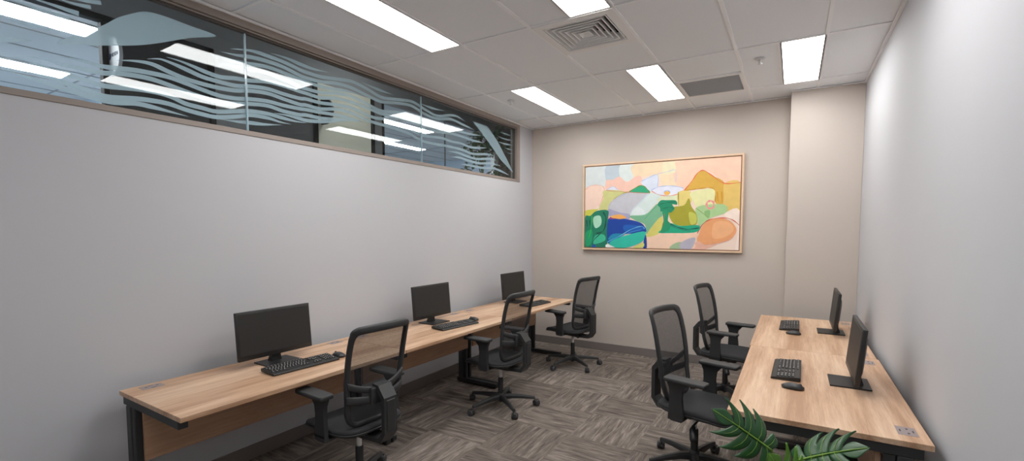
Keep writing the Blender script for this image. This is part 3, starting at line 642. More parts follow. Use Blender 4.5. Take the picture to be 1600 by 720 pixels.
b = MB()
for k in range(27): b.box((CX-.05, 1.56+k*.04, 0), (CX+.0, 1.586+k*.04, CH), M['ribbed'], bevel=.006)
b.box((CX-.06, 1.56, 0), (CX-.045, 2.64, CH), M['ribbed']); struct(b.build('wall_corridor_ribbed'))
for nm, lo, hi in (('wall_office_rear', (-6.2, -9, 0), (-6.1, 4.2, 3.5)), ('wall_office_party', (-6.1, -3.2, 0), (CX-.06, -3.1, 3.45)), ('wall_office_party_far', (-6.1, -1.52, 0), (CX-.06, -1.47, 3.45)), ('wall_office_end', (-6.1, 4.1, 0), (CX-.06, 4.2, 3.45)), ('wall_office_start', (-6.1, -9, 0), (-.1, -8.9, 3.8))):
    b = MB(); b.box(lo, hi, M['pale']); struct(b.build(nm))
b = MB(); b.box((CX, 4.1, 0), (-.1, 4.2, 3.8), M['dark_wall']); struct(b.build('wall_corridor_far'))
def office_light(x0, x1, y0, y1, z, label):
    t = thing('office_light', label, 'ceiling light', ((x0+x1)/2, (y0+y1)/2, z), 0, 'lit panels beyond the window')
    hx, hy = (x1-x0)/2, (y1-y0)/2
    b = MB(); b.box((-hx-.015, -hy-.015, -.012), (hx+.015, hy+.015, 0), M['light_frame']); b.build('light_frame', t)
    b = MB(); b.box((-hx, -hy, -.018), (hx, hy, -.012), M['cool']); b.build('diffuser', t)
office_light(-2.62, -2.30, -5.9, -4.08, 3.45, 'lit office ceiling panel behind the upper window stripes, above the pale leaf shape')
office_light(-4.45, -4.15, -5.2, -3.76, 3.45, 'lit office ceiling panel seen low in the window near the picture edge')
office_light(-2.86, -2.66, -.6, 1.0, 3.45, 'lit office ceiling panel seen through the far bright pane above the reflections')
office_light(-4.3, -4.1, 1.0, 2.4, 3.45, 'lit office ceiling panel seen lowest through the far bright pane')
# projecting round signs on the corridor wall
def letters(txt, size, m, parent, loc, rot, name):
    cu = D.curves.new(name, 'FONT'); cu.body = txt; cu.size = size; cu.extrude = .001; cu.align_x = 'CENTER'; cu.align_y = 'CENTER'
    o = D.objects.new(name+'_tmp', cu); COL.objects.link(o)
    dg = bpy.context.evaluated_depsgraph_get(); dg.update()
    me = D.meshes.new_from_object(o.evaluated_get(dg)); D.objects.remove(o)
    me.materials.clear(); me.materials.append(m)
    o = D.objects.new(name, me); COL.objects.link(o); o.parent = parent; o.location = loc; o.rotation_euler = rot; return o
def blade_shape(b, m, th, sc=1.0):
    pts = [(0, -.145*sc)]+[(.075+.13*sc*math.sin(PI*k/20), -.145*sc*math.cos(PI*k/20)) for k in range(21)]+[(0, .145*sc)]
    b.prism(pts, 'y', -th, th, m)
t = thing('blade_sign', 'white round-ended projecting sign lettered in blue behind the window', 'sign', (CX, -4.243, 3.0))
b = MB(); blade_shape(b, M['sign'], .012); b.build('sign_disc', t)
letters('HEVEN', .042, M['ink'], t, (.117, -.0132, .004), (PI/2, 0, 0), 'lettering')
b = MB(); b.box((.020, -.0145, -.026), (.040, -.0125, .022), M['ink'], rot=Matrix.Rotation(.25, 3, 'Y')); b.box((.038, -.0145, -.020), (.052, -.0125, .018), M['ink'], rot=Matrix.Rotation(.25, 3, 'Y')); b.build('sign_emblem', t)
t = thing('blade_sign', 'dark round-ended projecting sign in front of the cream corridor wall', 'sign', (CX, -2.25, 2.985))
b = MB(); blade_shape(b, M['blade'], .012, 1.0); b.build('sign_disc', t)
b = MB(); b.lathe([(0, -.014), (.014, -.014), (.014, -.012), (0, -.012)], M['red'], axis='y', seg=16, center=(.07, 0, .02)); b.build('red_dot', t)
# tall fig beyond the glass
fx, fy = -1.0, .18
t = thing('potted_fig', 'leafy potted fig tree behind the far end of the striped window', 'plant', (fx, fy, 0))
b = MB(); b.lathe([(0, 0), (.17, 0), (.2, .02), (.24, .46), (.25, .48), (.23, .48), (.21, .44), (0, .43)], M['pot']); b.build('pot', t)
b = MB(); b.lathe([(0, .425), (.212, .428), (.2, .45), (0, .455)], M['soil']); b.build('soil', t)
b = MB(); b.tube(catmull([(0, 0, .44), (.02, -.02, 1.2), (-.02, .02, 2.0), (.02, 0, 2.6), (0, 0, 2.95)], 6), .022, M['bark'])
rnd = random.Random(3); tips = []
for k in range(16):
    z0 = 2.1+rnd.random()*.8; a = rnd.random()*2*PI; r = .25+rnd.random()*.35
    p0 = Vector((0, 0, z0)); p2 = Vector((math.cos(a)*r*.7, math.sin(a)*r, z0+.1+rnd.random()*.3)); p1 = (p0+p2)/2+Vector((0, 0, .08))
    b.tube(catmull([p0, p1, p2], 4), .007, M['bark'], seg=6)
    for s in (.35, .5, .65, .8, .9, 1.0): tips.append(p0.lerp(p2, s)+Vector((0, 0, .05)))
b.build('trunk', t)
b = MB()
for p in tips:
    for q in range(4):
        a = rnd.random()*2*PI; ln = .07+rnd.random()*.06; wd = ln*.27; e = Euler((rnd.uniform(-.9, .6), rnd.uniform(-.5, .5), a)).to_matrix()
        pts = [(0, 0, 0), (.6*wd, .25*ln, .006), (wd, .5*ln, .004), (.6*wd, .8*ln, -.006), (0, ln, -.02), (-.6*wd, .8*ln, -.006), (-wd, .5*ln, .004), (-.6*wd, .25*ln, .006)]
        off = Vector((rnd.uniform(-.05, .05), rnd.uniform(-.05, .05), rnd.uniform(-.05, .05)))
        b.poly([p+off+e @ Vector(v) for v in pts], M['fig'])
fo = b.build('foliage', t, recalc=False); fo['kind'] = 'stuff'

# ------------------------------------------------------------------ painting
t = thing('framed_painting', 'wide abstract landscape painting in a pale timber float frame on the beige wall', 'painting', (.795, 0, 1.34))
PW, PH = 1.925, 1.118
b = MB(); fr = .022
for lo, hi in (((0, -.05, 0), (PW, -.004, fr)), ((0, -.05, PH-fr), (PW, -.004, PH)), ((0, -.05, fr), (fr, -.004, PH-fr)), ((PW-fr, -.05, fr), (PW, -.004, PH-fr))): b.box(lo, hi, M['pine'], bevel=.002)
b.build('picture_frame', t)
b = MB(); b.box((fr, -.02, fr), (PW-fr, -.006, PH-fr), M['inner']); b.build('frame_backing', t)
b = MB(); g2 = .010; cx0, cz0, cw, chh = fr+g2, fr+g2, PW-2*fr-2*g2, PH-2*fr-2*g2
b.box((cx0, -.042, cz0), (cx0+cw, -.02, cz0+chh), mat('canvas_ground', srgb(243, 220, 204), .8))
asp = cw/chh; pcache = {}
def pm(c):
    if c not in pcache: pcache[c] = mat('paint_%d_%d_%d' % c, srgb(*c), .6, vary=(14, .10))
    return pcache[c]
yy = -.0422
for typ, c, w_, pts in PAINT:
    yy -= .00006
    P = [Vector((u*cw, v*chh, 0)) for u, v in pts]
    cl = lambda p: (cx0+max(0, min(cw, p.x)), yy, cz0+max(0, min(chh, p.y)))
    if typ == 's':
        b.poly([cl(p) for p in catmull(P, 4, True)], pm(c))
    else:
        Q = catmull(P, 4); n = len(Q); rows = [[], []]; hw = w_/1137*1.18*1.0*cw*.5
        for i, p in enumerate(Q):
            tt = Q[min(i+1, n-1)]-Q[max(i-1, 0)]; tt.normalize(); nn = Vector((-tt.y, tt.x, 0))
            k = .7+.3*math.sin(i*1.3)
            rows[0].append(cl(p-nn*hw*k)); rows[1].append(cl(p+nn*hw*k))
        b.grid(rows, pm(c), smooth=False)
b.build('canvas', t, recalc=False)

# ------------------------------------------------------------------ desks
DT = .735
def make_desk(depth, length, label):
    """local: +x towards the sitter's side, y along the desk, origin on the floor under the middle of the rear edge"""
    t = thing('desk', label, 'desk')
    hl = length/2-.0015
    b = MB(); b.box((0, -hl, DT-.025), (depth, hl, DT), M['oak'], bevel=.0015); b.build('desktop', t)
    for s in (-1, 1):
        b = MB(); y = s*(hl-.125)
        b.box((.035, y-.052, DT-.001), (.105, y+.052, DT+.0008), M['port'], bevel=.001)
        for k in (-1, 1): b.box((.062, y+k*.026-.006, DT+.0004), (.07, y+k*.026+.006, DT+.0011), M['port_d'])
        b.box((.045, y-.012, DT+.0004), (.05, y+.012, DT+.0011), M['port_d'])
        b.box((.09, y-.012, DT+.0004), (.095, y+.012, DT+.0011), M['port_d'])
        plabel(b.build('cable_port', t), 'small grey cable port plate')
    b = MB(); b.box((.165, -hl+.04, .375), (.183, hl-.04, DT-.03), M['oak_edge'], bevel=.001); b.build('modesty_panel', t)
    for s in (-1, 1):
        b = MB(); y0 = s*(hl-.006); y1 = s*(hl-.05); a, c = min(y0, y1), max(y0, y1)
        b.box((.03, a, DT-.07), (depth-.04, c, DT-.0255), M['frame'], bevel=.003)
        b.box((.06, a, .05), (.115, c, DT-.07), M['frame2'], bevel=.004)
        b.box((.118, a+.004, .05), (.16, c-.004, DT-.07), M['frame'], bevel=.004)
        b.box((.04, a, .012), (depth-.16, c, .052), M['frame'], bevel=.004)
        for x in (.07, depth-.2): b.lathe([(0, 0), (.016, 0), (.016, .008), (.01, .014), (0, .014)], M['frame'], center=(x, (a+c)/2, 0), seg=14)
        b.build('leg', t)
    b = MB(); b.box((.20, -hl+.06, DT-.065), (.24, hl-.06, DT-.0255), M['frame'], bevel=.003); b.build('support_rail', t)
    return t
LD = .70
d0 = Vector((.112, -4.872)); d1 = Vector((.19, -.525)); dv = (d1-d0); Ltot = dv.length; dv.normalize(); ang = math.atan2(dv.y, dv.x)-PI/2
DG = 'oak-top desks on black legs'
dl = ['near desk of the three-desk oak run along the window wall, with its open end showing', 'middle desk of the three-desk oak run along the window wall', 'far desk of the three-desk oak run along the window wall, ending at the beige wall']
dp = make_desk(LD, Ltot/3, '')
for i in range(3):
    p = d0+dv*Ltot*(i+.5)/3; place(dp, i == 0, (p.x, p.y, 0), ang, dl[i], DG)
RD = .765; r0, r1 = -3.46, -.515; rl = (r1-r0)/2
rp = make_desk(RD, rl, '')
place(rp, True, (3.73, r0+rl/2, 0), PI, 'near desk of the pair against the plain grey wall, behind the monstera leaves', DG)
place(rp, False, (3.722, r0+rl*1.5, 0), PI, 'far desk of the pair against the plain grey wall, next to the pillar', DG)

# ------------------------------------------------------------------ monitors, keyboards, mice
def make_monitor():
    """faces +x, origin on the desk under the middle of the stand"""
    t = thing('monitor', '', 'monitor')
    b = MB(); b.prism([(-.105, -.11), (.085, -.115), (.085, .115), (-.105, .11)], 'z', 0, .008, M['bezel']); b.build('stand_base', t)
    b = MB()
    b.ring_loft([[(-.075, -.035, .008), (-.03, -.035, .008), (-.03, .035, .008), (-.075, .035, .008)],
                 [(-.062, -.028, .05), (-.03, -.028, .05), (-.03, .028, .05), (-.062, .028, .05)],
                 [(-.06, -.025, .19), (-.035, -.025, .19), (-.035, .025, .19), (-.06, .025, .19)]], M['bezel'], smooth=False); b.build('stand_neck', t)
    R = Matrix.Rotation(-math.radians(5), 3, 'Y'); W, Hh = .505, .305; z0 = .052
    def tr(p): q = R @ Vector(p); return (q.x-.012, q.y, q.z+z0)
    b = MB()
    vs = b.box((-.022, -W/2, 0), (0, W/2, Hh), M['bezel'], bevel=.004, seg=2)
    rings = []
    for x, yy_, za, zb in ((-.02, W/2-.03, .03, Hh-.03), (-.034, W/2-.07, .06, Hh-.06), (-.042, W/2-.12, .08, Hh-.1)):
        rings.append([(x, -yy_, za), (x, yy_, za), (x, yy_, zb), (x, -yy_, zb)])
    b.ring_loft(rings, M['bezel'], smooth=False)
    for v in b.bm.verts: v.co = tr(v.co)
    b.build('housing', t)
    b = MB(); b.box((-.0005, -W/2+.014, .03), (.0012, W/2-.014, Hh-.016), M['screen'])
    for v in b.bm.verts: v.co = tr(v.co)
    plabel(b.build('screen', t), 'blank dark screen')
    b = MB()
    for k in range(4): b.box((-.002, W/2-.05-k*.014, .008), (.0015, W/2-.042-k*.014, .012), M['key'])
    for v in b.bm.verts: v.co = tr(v.co)
    b.build('control_buttons', t)
    return t
mo = make_monitor()
MG = 'black monitors on the desks'
def along(s):  # y on the run -> x of desk rear edge
    return d0.x+(s-d0.y)/dv.y*dv.x
ml = [((.335, -4.09), ang, 'black monitor on the near window-side desk, with the wide keyboard in front'), ((.355, -2.55), ang, 'black monitor on the middle window-side desk'), ((.375, -1.085), ang, 'black monitor on the far window-side desk, nearest the painting'),
      ((3.50, -2.68), PI, 'black monitor seen edge-on on the near desk by the grey wall'), ((3.50, -1.14), PI, 'black monitor seen edge-on on the far desk by the pillar')]
for i, (p, a, l) in enumerate(ml): place(mo, i == 0, (p[0], p[1], DT+.0004), a, l, MG)

def make_keyboard():
    """typing side faces +x, long axis y; local y+ is the user's right"""
    t = thing('keyboard', '', 'keyboard')
    b = MB(); pr_ = [(-.075, .006), (-.075, .024), (-.068, .026), (.066, .014), (.075, .009), (.075, .003), (.06, .002)]
    b.prism(pr_, 'y', -.222, .222, M['kbody']); b.build('keyboard_body', t)
    def key(b, x, y, wx, wy):
        z = .0265-(x+.068)*.0896
        r0 = [(x-wx/2, y-wy/2, z-.003), (x+wx/2, y-wy/2, z-.004), (x+wx/2, y+wy/2, z-.004), (x-wx/2, y+wy/2, z-.003)]
        s = .0022; r1 = [(x-wx/2+s, y-wy/2+s, z+.0055), (x+wx/2-s, y-wy/2+s, z+.0045), (x+wx/2-s, y+wy/2-s, z+.0045), (x-wx/2+s, y+wy/2-s, z+.0055)]
        b.ring_loft([r0, r1], M['key'], smooth=False)
        lx, ly = x-.001, y-wy/2+.0075
        b.poly([(lx-.0034, ly-.0022, z+.0057), (lx+.0030, ly-.0022, z+.0052), (lx+.0030, ly+.0026, z+.0052), (lx-.0034, ly+.0026, z+.0057)], M['legend'])
    xr = [-.036+.0187*k for k in range(5)]
    b = MB()
    for k in range(12): key(b, -.058, -.205+k*.0205, .012, .0165)
    for r, (st, n) in enumerate(((0, 13), (.009, 13), (.014, 12), (.005, 12))):
        for k in range(n): key(b, xr[r], -.205+st+k*.0187, .0165, .0165)
    for k in range(3): key(b, xr[4], -.203+k*.024, .0165, .021)
    key(b, xr[4], -.093, .0165, .1)
    for k in range(3): key(b, xr[4], -.025+k*.021, .0165, .019)
    b.build('letter_keys', t)
    b = MB()
    for r in (0, 1):
        for k in range(3): key(b, xr[r], .067+k*.0187, .0165, .0165)
    key(b, xr[2], .0857, .012, .0165); key(b, xr[3], .0857, .0165, .0165)
    for k in range(3): key(b, xr[4], .067+k*.0187, .0165, .0165)
    b.build('navigation_keys', t)
    b = MB()
    for r in range(5):
        for k in range(4): key(b, xr[r], .144+k*.0187, .0165, .0165)
    b.build('number_keys', t); return t
kb = make_keyboard(); KG = 'black keyboards on the desks'
kl = [((.545, -4.07), -.07, 'black keyboard in front of the near window-side monitor'), ((.625, -2.58), -.147, 'black keyboard in front of the middle window-side monitor'), ((.665, -1.13), -.09, 'black keyboard on the far window-side desk, partly behind the mesh chair back'),
      ((3.205, -2.595), PI-.02, 'black keyboard on the near desk by the grey wall'), ((3.21, -1.05), PI-.01, 'black keyboard on the far desk by the pillar')]
for i, (p, a, l) in enumerate(kl): place(kb, i == 0, (p[0], p[1], DT), a, l, KG)

def make_mouse():
    """front (buttons) towards -x"""
    t = thing('computer_mouse', '', 'mouse')
    b = MB(); rings = []
    for u in [i/10 for i in range(11)]:
        x = -.055+.11*u; w = .031*(max(0, 1-(2*u-1)**4))**.5*(.9+.1*u)+.002; h = .029*(math.sin(PI*(u*.82+.1)))**.7
        ring = []
        for k in range(12):
            a = PI*k/11; ring.append((x, w*math.cos(a), .003+max(.002, h)*math.sin(a)**.7))
        rings.append(ring)
    b.ring_loft(rings, M['mouse']); b.build('shell', t)
    b = MB(); b.lathe([(0, -.004), (.009, -.004), (.009, .004), (0, .004)], M['plastic2'], axis='y', center=(-.035, 0, .023), seg=14); b.build('scroll_wheel', t)
    return t
mm_ = make_mouse(); 
for i, (p, a, l) in enumerate([((.56, -3.80), -.1, 'black mouse beside the keyboard on the near window-side desk'), ((.60, -2.27), -.1, 'black mouse at the end of the middle window-side keyboard'), ((3.237, -2.95), PI-.15, 'black mouse beside the keyboard on the near desk by the grey wall'), ((3.24, -1.40), PI-.12, 'black mouse beside the keyboard on the far desk by the pillar')]):
    place(mm_, i == 0, (p[0], p[1], DT), a, l, 'black computer mice')

# ------------------------------------------------------------------ task chairs
def make_chair():
    """faces +x, origin on the floor under the lift column"""
    t = thing('office_chair', '', 'chair')
    P, P2 = M['plastic'], M['plastic2']
    # five-star base with casters
    b = MB()
    b.lathe([(0, .062), (.034, .062), (.04, .075), (.036, .125), (.03, .135), (0, .135)], P)
    for k in range(5):
        a = 2*PI*k/5; c, s = math.cos(a), math.sin(a)
        path = [(.02, .098, .022, .024), (.1, .102, .019, .02), (.2, .094, .0155, .016), (.285, .082, .0125, .013), (.312, .078, .011, .012)]
        rings = []
        for r, z, hw, hh in path:
            cr = []
            for du, dz in ((-1, -1), (1, -1), (1, .3), (.55, 1), (-.55, 1), (-1, .3)):
                cr.append((r*c-du*hw*s, r*s+du*hw*c, z+dz*hh))
            rings.append(cr)
        b.ring_loft(rings, P, smooth=False)
    base = b.build('base', t)
    def caster_mesh():
        b = MB()
        b.lathe([(0, .07), (.006, .07), (.006, .04), (0, .04)], M['frame2'], seg=10)
        b.lathe([(0, .036), (.014, .036), (.016, .05), (.01, .058), (0, .058)], P, seg=14)
        for s in (-1, 1):
            b.lathe([(0, s*.008), (.0245, s*.008), (.0275, s*.011), (.0275, s*.021), (.024, s*.026), (.012, s*.027), (0, s*.027)], M['wheel'], axis='y', center=(-.016, 0, .0275), seg=20)
        rings = []
        for k in range(8):
            a = math.radians(-20+k*28); rings.append([(-.016+math.cos(a)*r_, y_, .0275+math.sin(a)*r_) for r_, y_ in ((.029, -.008), (.029, .008), (.034, .008), (.034, -.008))])
        b.ring_loft(rings, P, smooth=False)
        return b
    proto = None; rc = random.Random(5)
    for k in range(5):
        a = 2*PI*k/5
        if proto is None: proto = caster_mesh().build('caster', base); o = proto
        else: o = proto.copy(); COL.objects.link(o)
        o.location = (math.cos(a)*.314, math.sin(a)*.314, 0); o.rotation_euler = (0, 0, rc.random()*6)
    b = MB(); b.lathe([(0, .05), (.012, .05), (.014, .06), (.024, .13), (.024, .272), (.021, .276), (0, .276)], P2); b.build('lift_sleeve', t)
    b = MB(); b.lathe([(0, .26), (.0155, .26), (.0155, .37), (0, .37)], M['lift']); plabel(b.build('gas_lift', t), 'white gas lift tube')
    # mechanism under the seat
    b = MB(); b.box((-.12, -.055, .360), (.11, .055, .408), P2, bevel=.01, seg=2); b.box((-.05, -.17, .398), (.05, .17, .414), P2, bevel=.004)
    b.box((-.225, -.035, .364), (-.1, .035, .396), P, bevel=.008, seg=2)
    b.build('tilt_mechanism', t)
    b = MB(); b.tube([(.05, -.05, .365), (.055, -.14, .36), (.06, -.17, .352)], .006, P2, seg=8); b.tube([(.058, -.155, .358), (.066, -.185, .345), (.085, -.215, .30), (.09, -.222, .29)], [.01, .02, .023, .02], P2, seg=12); b.build('tilt_lever', t)
    # seat: pan + fabric
    def seat_ring(scale, z, dx=0):
        pts = []
        for k in range(36):
            a = 2*PI*k/36; c, s = math.cos(a), math.sin(a)
            e = .42; x = abs(c)**e*(1 if c >= 0 else -1)*.235*scale+.035+dx; y = abs(s)**e*(1 if s >= 0 else -1)*.24*scale
            y *= 1-.09*max(0, -x)/.2
            zz = z - (max(0, x-.16)/.11)**2*.028 + abs(y/.24)**2.4*.012+ (max(0, -x-.1)/.1)*.008
            pts.append((x, y, zz))
        return pts
    b = MB(); b.ring_loft([seat_ring(.72, .412), seat_ring(.93, .416), seat_ring(1.0, .428), seat_ring(1.0, .437)], P); b.build('seat_pan', t)
    b = MB(); b.ring_loft([seat_ring(.985, .436), seat_ring(.985, .446), seat_ring(.95, .457), seat_ring(.85, .459), seat_ring(.55, .453), seat_ring(.2, .451), seat_ring(.02, .451)], M['seatf']); b.build('seat', t)
    # armrests
    for s in (-1, 1):
        b = MB(); y0, y1 = s*.247, s*.272
        ya, yb = min(y0, y1), max(y0, y1)
        b.prism([(-.058, .43), (.04, .43), (.028, .56), (.035, .61), (.075, .655), (-.075, .655), (-.055, .61), (-.052, .56)], 'y', ya, yb, P)
        b.prism([(-.060, .408), (.034, .408), (.04, .44), (-.058, .44)], 'y', ya, yb, P)
        b.box((-.045, min(s*.12, s*.27), .400), (.03, max(s*.12, s*.27), .416), P, bevel=.005, seg=2)
        arm = b.build('armrest', t)
        b = MB(); rings = []
        for z, k in ((.657, .90), (.660, .98), (.670, 1.0), (.678, .98), (.681, .90)):
            ring = []
            for q in range(28):
                a = 2*PI*q/28; c, sn = math.cos(a), math.sin(a); e = .22
                ring.append((.05+abs(c)**e*(1 if c >= 0 else -1)*.132*(1-(1-k)*.35), s*.262+abs(sn)**e*(1 if sn >= 0 else -1)*.046*k, z))
            rings.append(ring)
        b.ring_loft(rings, M['pad']); b.build('arm_pad', arm)
    # backrest
    def prof(z, y):
        K = ((.45, -.130), (.53, -.150), (.62, -.172), (.75, -.188), (.88, -.212), (.98, -.236), (1.03, -.254), (1.07, -.275))
        x = K[-1][1]
        for (za, xa), (zb, xb) in zip(K, K[1:]):
            if z <= zb:
                f = (z-za)/(zb-za); f = max(-.5, f); x = xa+(xb-xa)*f; break
        return x + .036*(y/.22)**2
    TOP = 1.05; BOT = .475
    def half(z):
        u = (z-BOT)/(TOP-BOT)
        return .170+.036*math.sin(PI*min(1, max(0, u))*.62)-.012*u
    def outline(ins=0.0):
        pts = []
        zs = [BOT+.09+(TOP-BOT-.14)*i/12 for i in range(13)]
        right = [(half(z)-ins, z) for z in zs]
        # top corner
        w = half(TOP)-ins
        top = [(w-.001, TOP-.03), (w-.007, TOP-.012), (w-.026, TOP-.002), (w*.75, TOP), (w*.3, TOP+.003)]
        bot = [(.08, BOT+ins), (.12, BOT+.004+ins), (.155-ins*.6, BOT+.03+ins*.4)]
        r = bot+right+top
        l = [(-y, z) for y, z in r[::-1]]
        return r+l
    o1 = outline()
    P3 = catmull([(prof(z, y), y, z) for y, z in o1], 3, True)
    rads = [.0155 if p.z < .98 else .0155+.003*min(1, (p.z-.98)/.05) for p in P3]
    b = MB(); n = len(P3); rings = []
    for i, p in enumerate(P3):
        tt = (P3[(i+1) % n]-P3[i-1]).normalized(); out = Vector((0, p.y, p.z-.76)); out -= tt*out.dot(tt); out.normalize(); dep = tt.cross(out).normalized()
        r = rads[i]; rr = r*(1.15 if p.z > 1.02 else 1)
        rings.append([p+out*(rr*cx_)+dep*(.012*cz_) for cx_, cz_ in ((-1, -.6), (-.7, -1), (.7, -1), (1, -.5), (1, .5), (.7, 1), (-.7, 1), (-1, .6))])
    b.ring_loft(rings, P, closed=True); b.build('back_frame', t)
    # net
    b = MB(); rows = []
    zs = [BOT+.012+(TOP-BOT-.02)*i/16 for i in range(17)]
    for z in zs:
        if z > BOT+.09: h = half(z)-.004
        else: h = .12+.05*((z-BOT)/.09)**.6
        rows.append([(prof(z, y)+.004, y, z) for y in [h*(-1+2*j/12) for j in range(13)]])
    b.grid(rows, M['net']); plabel(b.build('back_net', t), 'see-through mesh back')
    # lumbar cradle behind the net
    b = MB()
    def band(z0, sag, hw, dx):
        rings = []
        for i in range(21):
            y = -.2+.4*i/20; z = z0-sag*(1-(y/.2)**2); x = prof(z, y)-.014-dx*(1-(y/.2)**2)
            rings.append([(x+.006, y, z-hw), (x+.008, y, z+hw*.8), (x-.002, y, z+hw), (x-.008, y, z+hw*.6), (x-.008, y, z-hw*.7), (x, y, z-hw*1.1)])
        b.ring_loft(rings, P)
    band(.735, .055, .020, .010); band(.648, .022, .024, .020)
    b.box((-.226, -.075, .60), (-.196, .075, .70), P, bevel=.008, seg=2)
    b.build('lumbar_support', t)
    # spine bracket
    b = MB()
    outer = [(-.195, .715), (-.245, .71), (-.296, .645), (-.296, .43), (-.252, .372), (-.10, .362)]
    inner = [(-.10, .392), (-.236, .398), (-.270, .44), (-.270, .63), (-.235, .672), (-.195, .676)]
    b.prism(outer+inner, 'y', -.046, .046, P)
    b.box((-.301, -.03, .45), (-.294, .03, .63), P2, bevel=.003)
    b.build('spine_bracket', t)
    return t
ch = make_chair(); CG = 'black mesh office chairs'
cl_ = [((.958, -3.979), 176, 41, 'black mesh office chair at the near window-side desk, large in front'),
       ((.987, -2.396), 176, 36, 'black mesh office chair at the middle window-side desk'),
       ((1.022, -.863), 166, 36.6, 'black mesh office chair at the far window-side desk, in front of the beige wall'),
       ((2.689, -2.655), -14, 2, 'black mesh office chair at the near desk by the grey wall, beside the monstera'),
       ((2.695, -1.082), -11, 20, 'black mesh office chair at the far desk by the pillar')]
for i, (p, a, ba, l) in enumerate(cl_):
    o = place(ch, i == 0, (p[0], p[1], 0), math.radians(a), l, CG)
    for c in children(o):
        if c.name.startswith('base'): c.rotation_euler = (0, 0, math.radians(ba-a))

# ------------------------------------------------------------------ monstera
def leaf_obj(parent, base, tip, normal, width, mm, lobes=4, droop=.12, start=-.22, seed=1):
    rr = random.Random(seed); base = Vector(base); tip = Vector(tip); ax = tip-base; L = ax.length; ax.normalize()
    nrm = Vector(normal); nrm -= ax*nrm.dot(ax); nrm.normalize(); sd = nrm.cross(ax).normalized()
    def W(s): return .5*width*max(0, math.sin(PI*min(1, max(0, (s+.22)/1.22))**.8))**.75
    def Pt(s, v):   # s along midrib (may be <0 for the heart lobes), v signed across in metres
        d = v/(.5*width)
        return base+ax*(s*L)+sd*v+nrm*(-droop*L*(max(0, s-.2)**2)-.16*width*d*d+.02*width*abs(d))
    b = MB()
    edges = [start+(.80-start)*i/lobes for i in range(lobes+1)]
    def lobe(i, f):
        m0, m1 = max(0.0, .02+.70*i/lobes), .02+.70*(i+1)/lobes
        lo = m0+(edges[i]-m0)*f; hi = m1+(edges[i+1]-m1)*f
        gap = 0 if f < JN else ((f-JN)/(1-JN))**.8*.36
        hw = (hi-lo)/2*(1-gap)
        if f > .7: hw *= max(.04, 1-((f-.7)/.3)**2.0)
        sh = .24*f*f+(.07*((f-.7)/.3)**2 if f > .7 else 0)
        return (lo+hi)/2+sh*(1 if i else .55), hw
    JN = .46
    def WL(i): return W(min(.9, max(-.15, (edges[i]+edges[i+1])/2)))
    for side in (-1, 1):
        for i in range(lobes):
            rows = []; nv = 10; nu = 5; wv = WL(i)*rr.uniform(.94, 1.05)
            for j in range(nv+1):
                f = j/nv; mid, hw = lobe(i, f)
                rows.append([Pt(mid-hw+2*hw*k/nu, side*wv*f)+nrm*(.007*math.sin(PI*k/nu)*f) for k in range(nu+1)])
            b.grid(rows, mm)
        # undivided tip
        m0 = .70; rows = []
        wt = WL(lobes-1)*.6
        for k in range(11):
            u = k/10; s_ = m0+(1.12-m0)*u; vmax = wt*(1-u**1.25)*(.45+.55*min(1, u*2.2)) if u < 1 else 0
            rows.append([Pt(s_+.10*q*(1-u), side*vmax*q) for q in (0, .25, .5, .75, 1)])
        b.grid(rows, mm)
    bmesh.ops.remove_doubles(b.bm, verts=b.bm.verts[:], dist=.0006)
    lf = b.build('leaf', parent, recalc=False)
    mo_ = lf.modifiers.new('thickness', 'SOLIDIFY'); mo_.thickness = .0012
    b = MB(); b.tube([Pt(s, 0)+nrm*.0015 for s in [i*.109 for i in range(11)]], [.0044*(1-.7*i/10) for i in range(11)], M['rib'], seg=6)
    for side in (-1, 1):
        for i in range(lobes):
            b.tube([Pt(lobe(i, f)[0], side*WL(i)*f)+nrm*(.0012+.007*f) for f in (.02, .25, .5, .75)], [.0016, .0012, .0009, .0005], M['rib'], seg=5)
    b.build('midrib', lf)
pc = Vector((3.2, -4.02, 0))
t = thing('potted_monstera', 'green monstera plant with split leaves in front of the near desk end', 'plant', pc)
def rel(x, y, z): return Vector((x, y, z))-pc
b = MB(); b.lathe([(0, 0), (.12, 0), (.14, .015), (.17, .28), (.175, .30), (.16, .30), (.15, .27), (0, .26)], M['pot'], seg=32); b.build('pot', t)
b = MB(); b.lathe([(0, .255), (.148, .262), (.14, .28), (0, .285)], M['soil'], seg=24); b.build('soil', t)
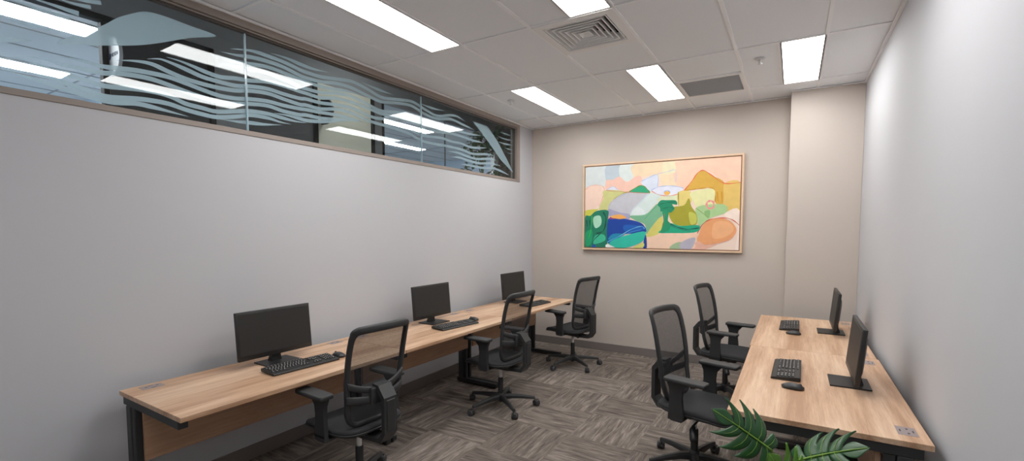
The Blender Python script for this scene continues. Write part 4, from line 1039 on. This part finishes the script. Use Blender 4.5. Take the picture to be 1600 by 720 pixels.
LV = [  # base, tip, normal, width, mat
    ((3.170, -3.93, .775), (3.002, -4.02, .915), (.25, -.75, .55), .21, 'leaf', 1),
    ((3.245, -3.98, .775), (3.418, -4.03, .893), (-.25, -.55, .75), .215, 'leaf', 2),
    ((3.245, -4.06, .70), (3.185, -4.16, .84), (.1, -.8, .5), .2, 'leaf_backlit', 3),
    ((3.30, -4.00, .62), (3.44, -4.10, .70), (.1, -.6, .8), .2, 'leaf', 4),
    ((3.12, -4.08, .60), (2.98, -4.16, .66), (-.1, -.6, .8), .2, 'leaf', 5),
]
for i, (ba, ti, nn, wd, mm, sdd) in enumerate(LV):
    bb, tt = rel(*ba), rel(*ti)
    b = MB(); b.tube(catmull([(bb.x*.12, bb.y*.12, .26), (bb.x*.45, bb.y*.45, .45*bb.z+.1), bb*.9+Vector((0, 0, -.0)), bb], 6), .0045, M['stem'], seg=8); b.build('stem', t)
    leaf_obj(t, bb, tt, nn, wd, M[mm], seed=sdd)

# ------------------------------------------------------------------ added corridor lights, world, camera
for y, l in ((-5.9, 'added round fill light over the corridor beyond the near window pane, unseen'), (-1.9, 'added round fill light over the corridor beyond the middle window pane, unseen')):
    t = thing('added_corridor_light', l, 'ceiling light', (-.85, y, 3.8), 0, 'lit panels beyond the window')  # unseen lamp, added to brighten the bulkhead and sign
    b = MB(); b.lathe([(0, -.03), (.14, -.03), (.16, -.02), (.16, 0), (0, 0)], M['light_frame']); b.build('light_frame', t)
    b = MB(); b.lathe([(0, -.034), (.13, -.034), (.13, -.03), (0, -.03)], M['cool']); b.build('diffuser', t)

w = D.worlds.new('World'); SC.world = w; w.use_nodes = True
w.node_tree.nodes['Background'].inputs[0].default_value = (.05, .055, .06, 1); w.node_tree.nodes['Background'].inputs[1].default_value = .3

cam = D.cameras.new('Camera'); co = D.objects.new('Camera', cam); COL.objects.link(co); SC.camera = co
co.location = (3.2141, -5.9028, 1.605)
co.rotation_euler = (PI/2-.061697, 0, .541155)
cam.sensor_fit = 'HORIZONTAL'; cam.sensor_width = 36; cam.lens = 730.743/1600*36
cam.shift_x = 0; cam.shift_y = (403.77-360)/1600
cam.clip_start = .05

vs = SC.view_settings; SC.display_settings.display_device = 'sRGB'
vs.view_transform = 'Standard'; vs.look = 'None'; vs.exposure = .22; vs.gamma = 1; vs.use_curve_mapping = False
SC.cycles.max_bounces = 10; SC.cycles.diffuse_bounces = 6; SC.cycles.transparent_max_bounces = 16
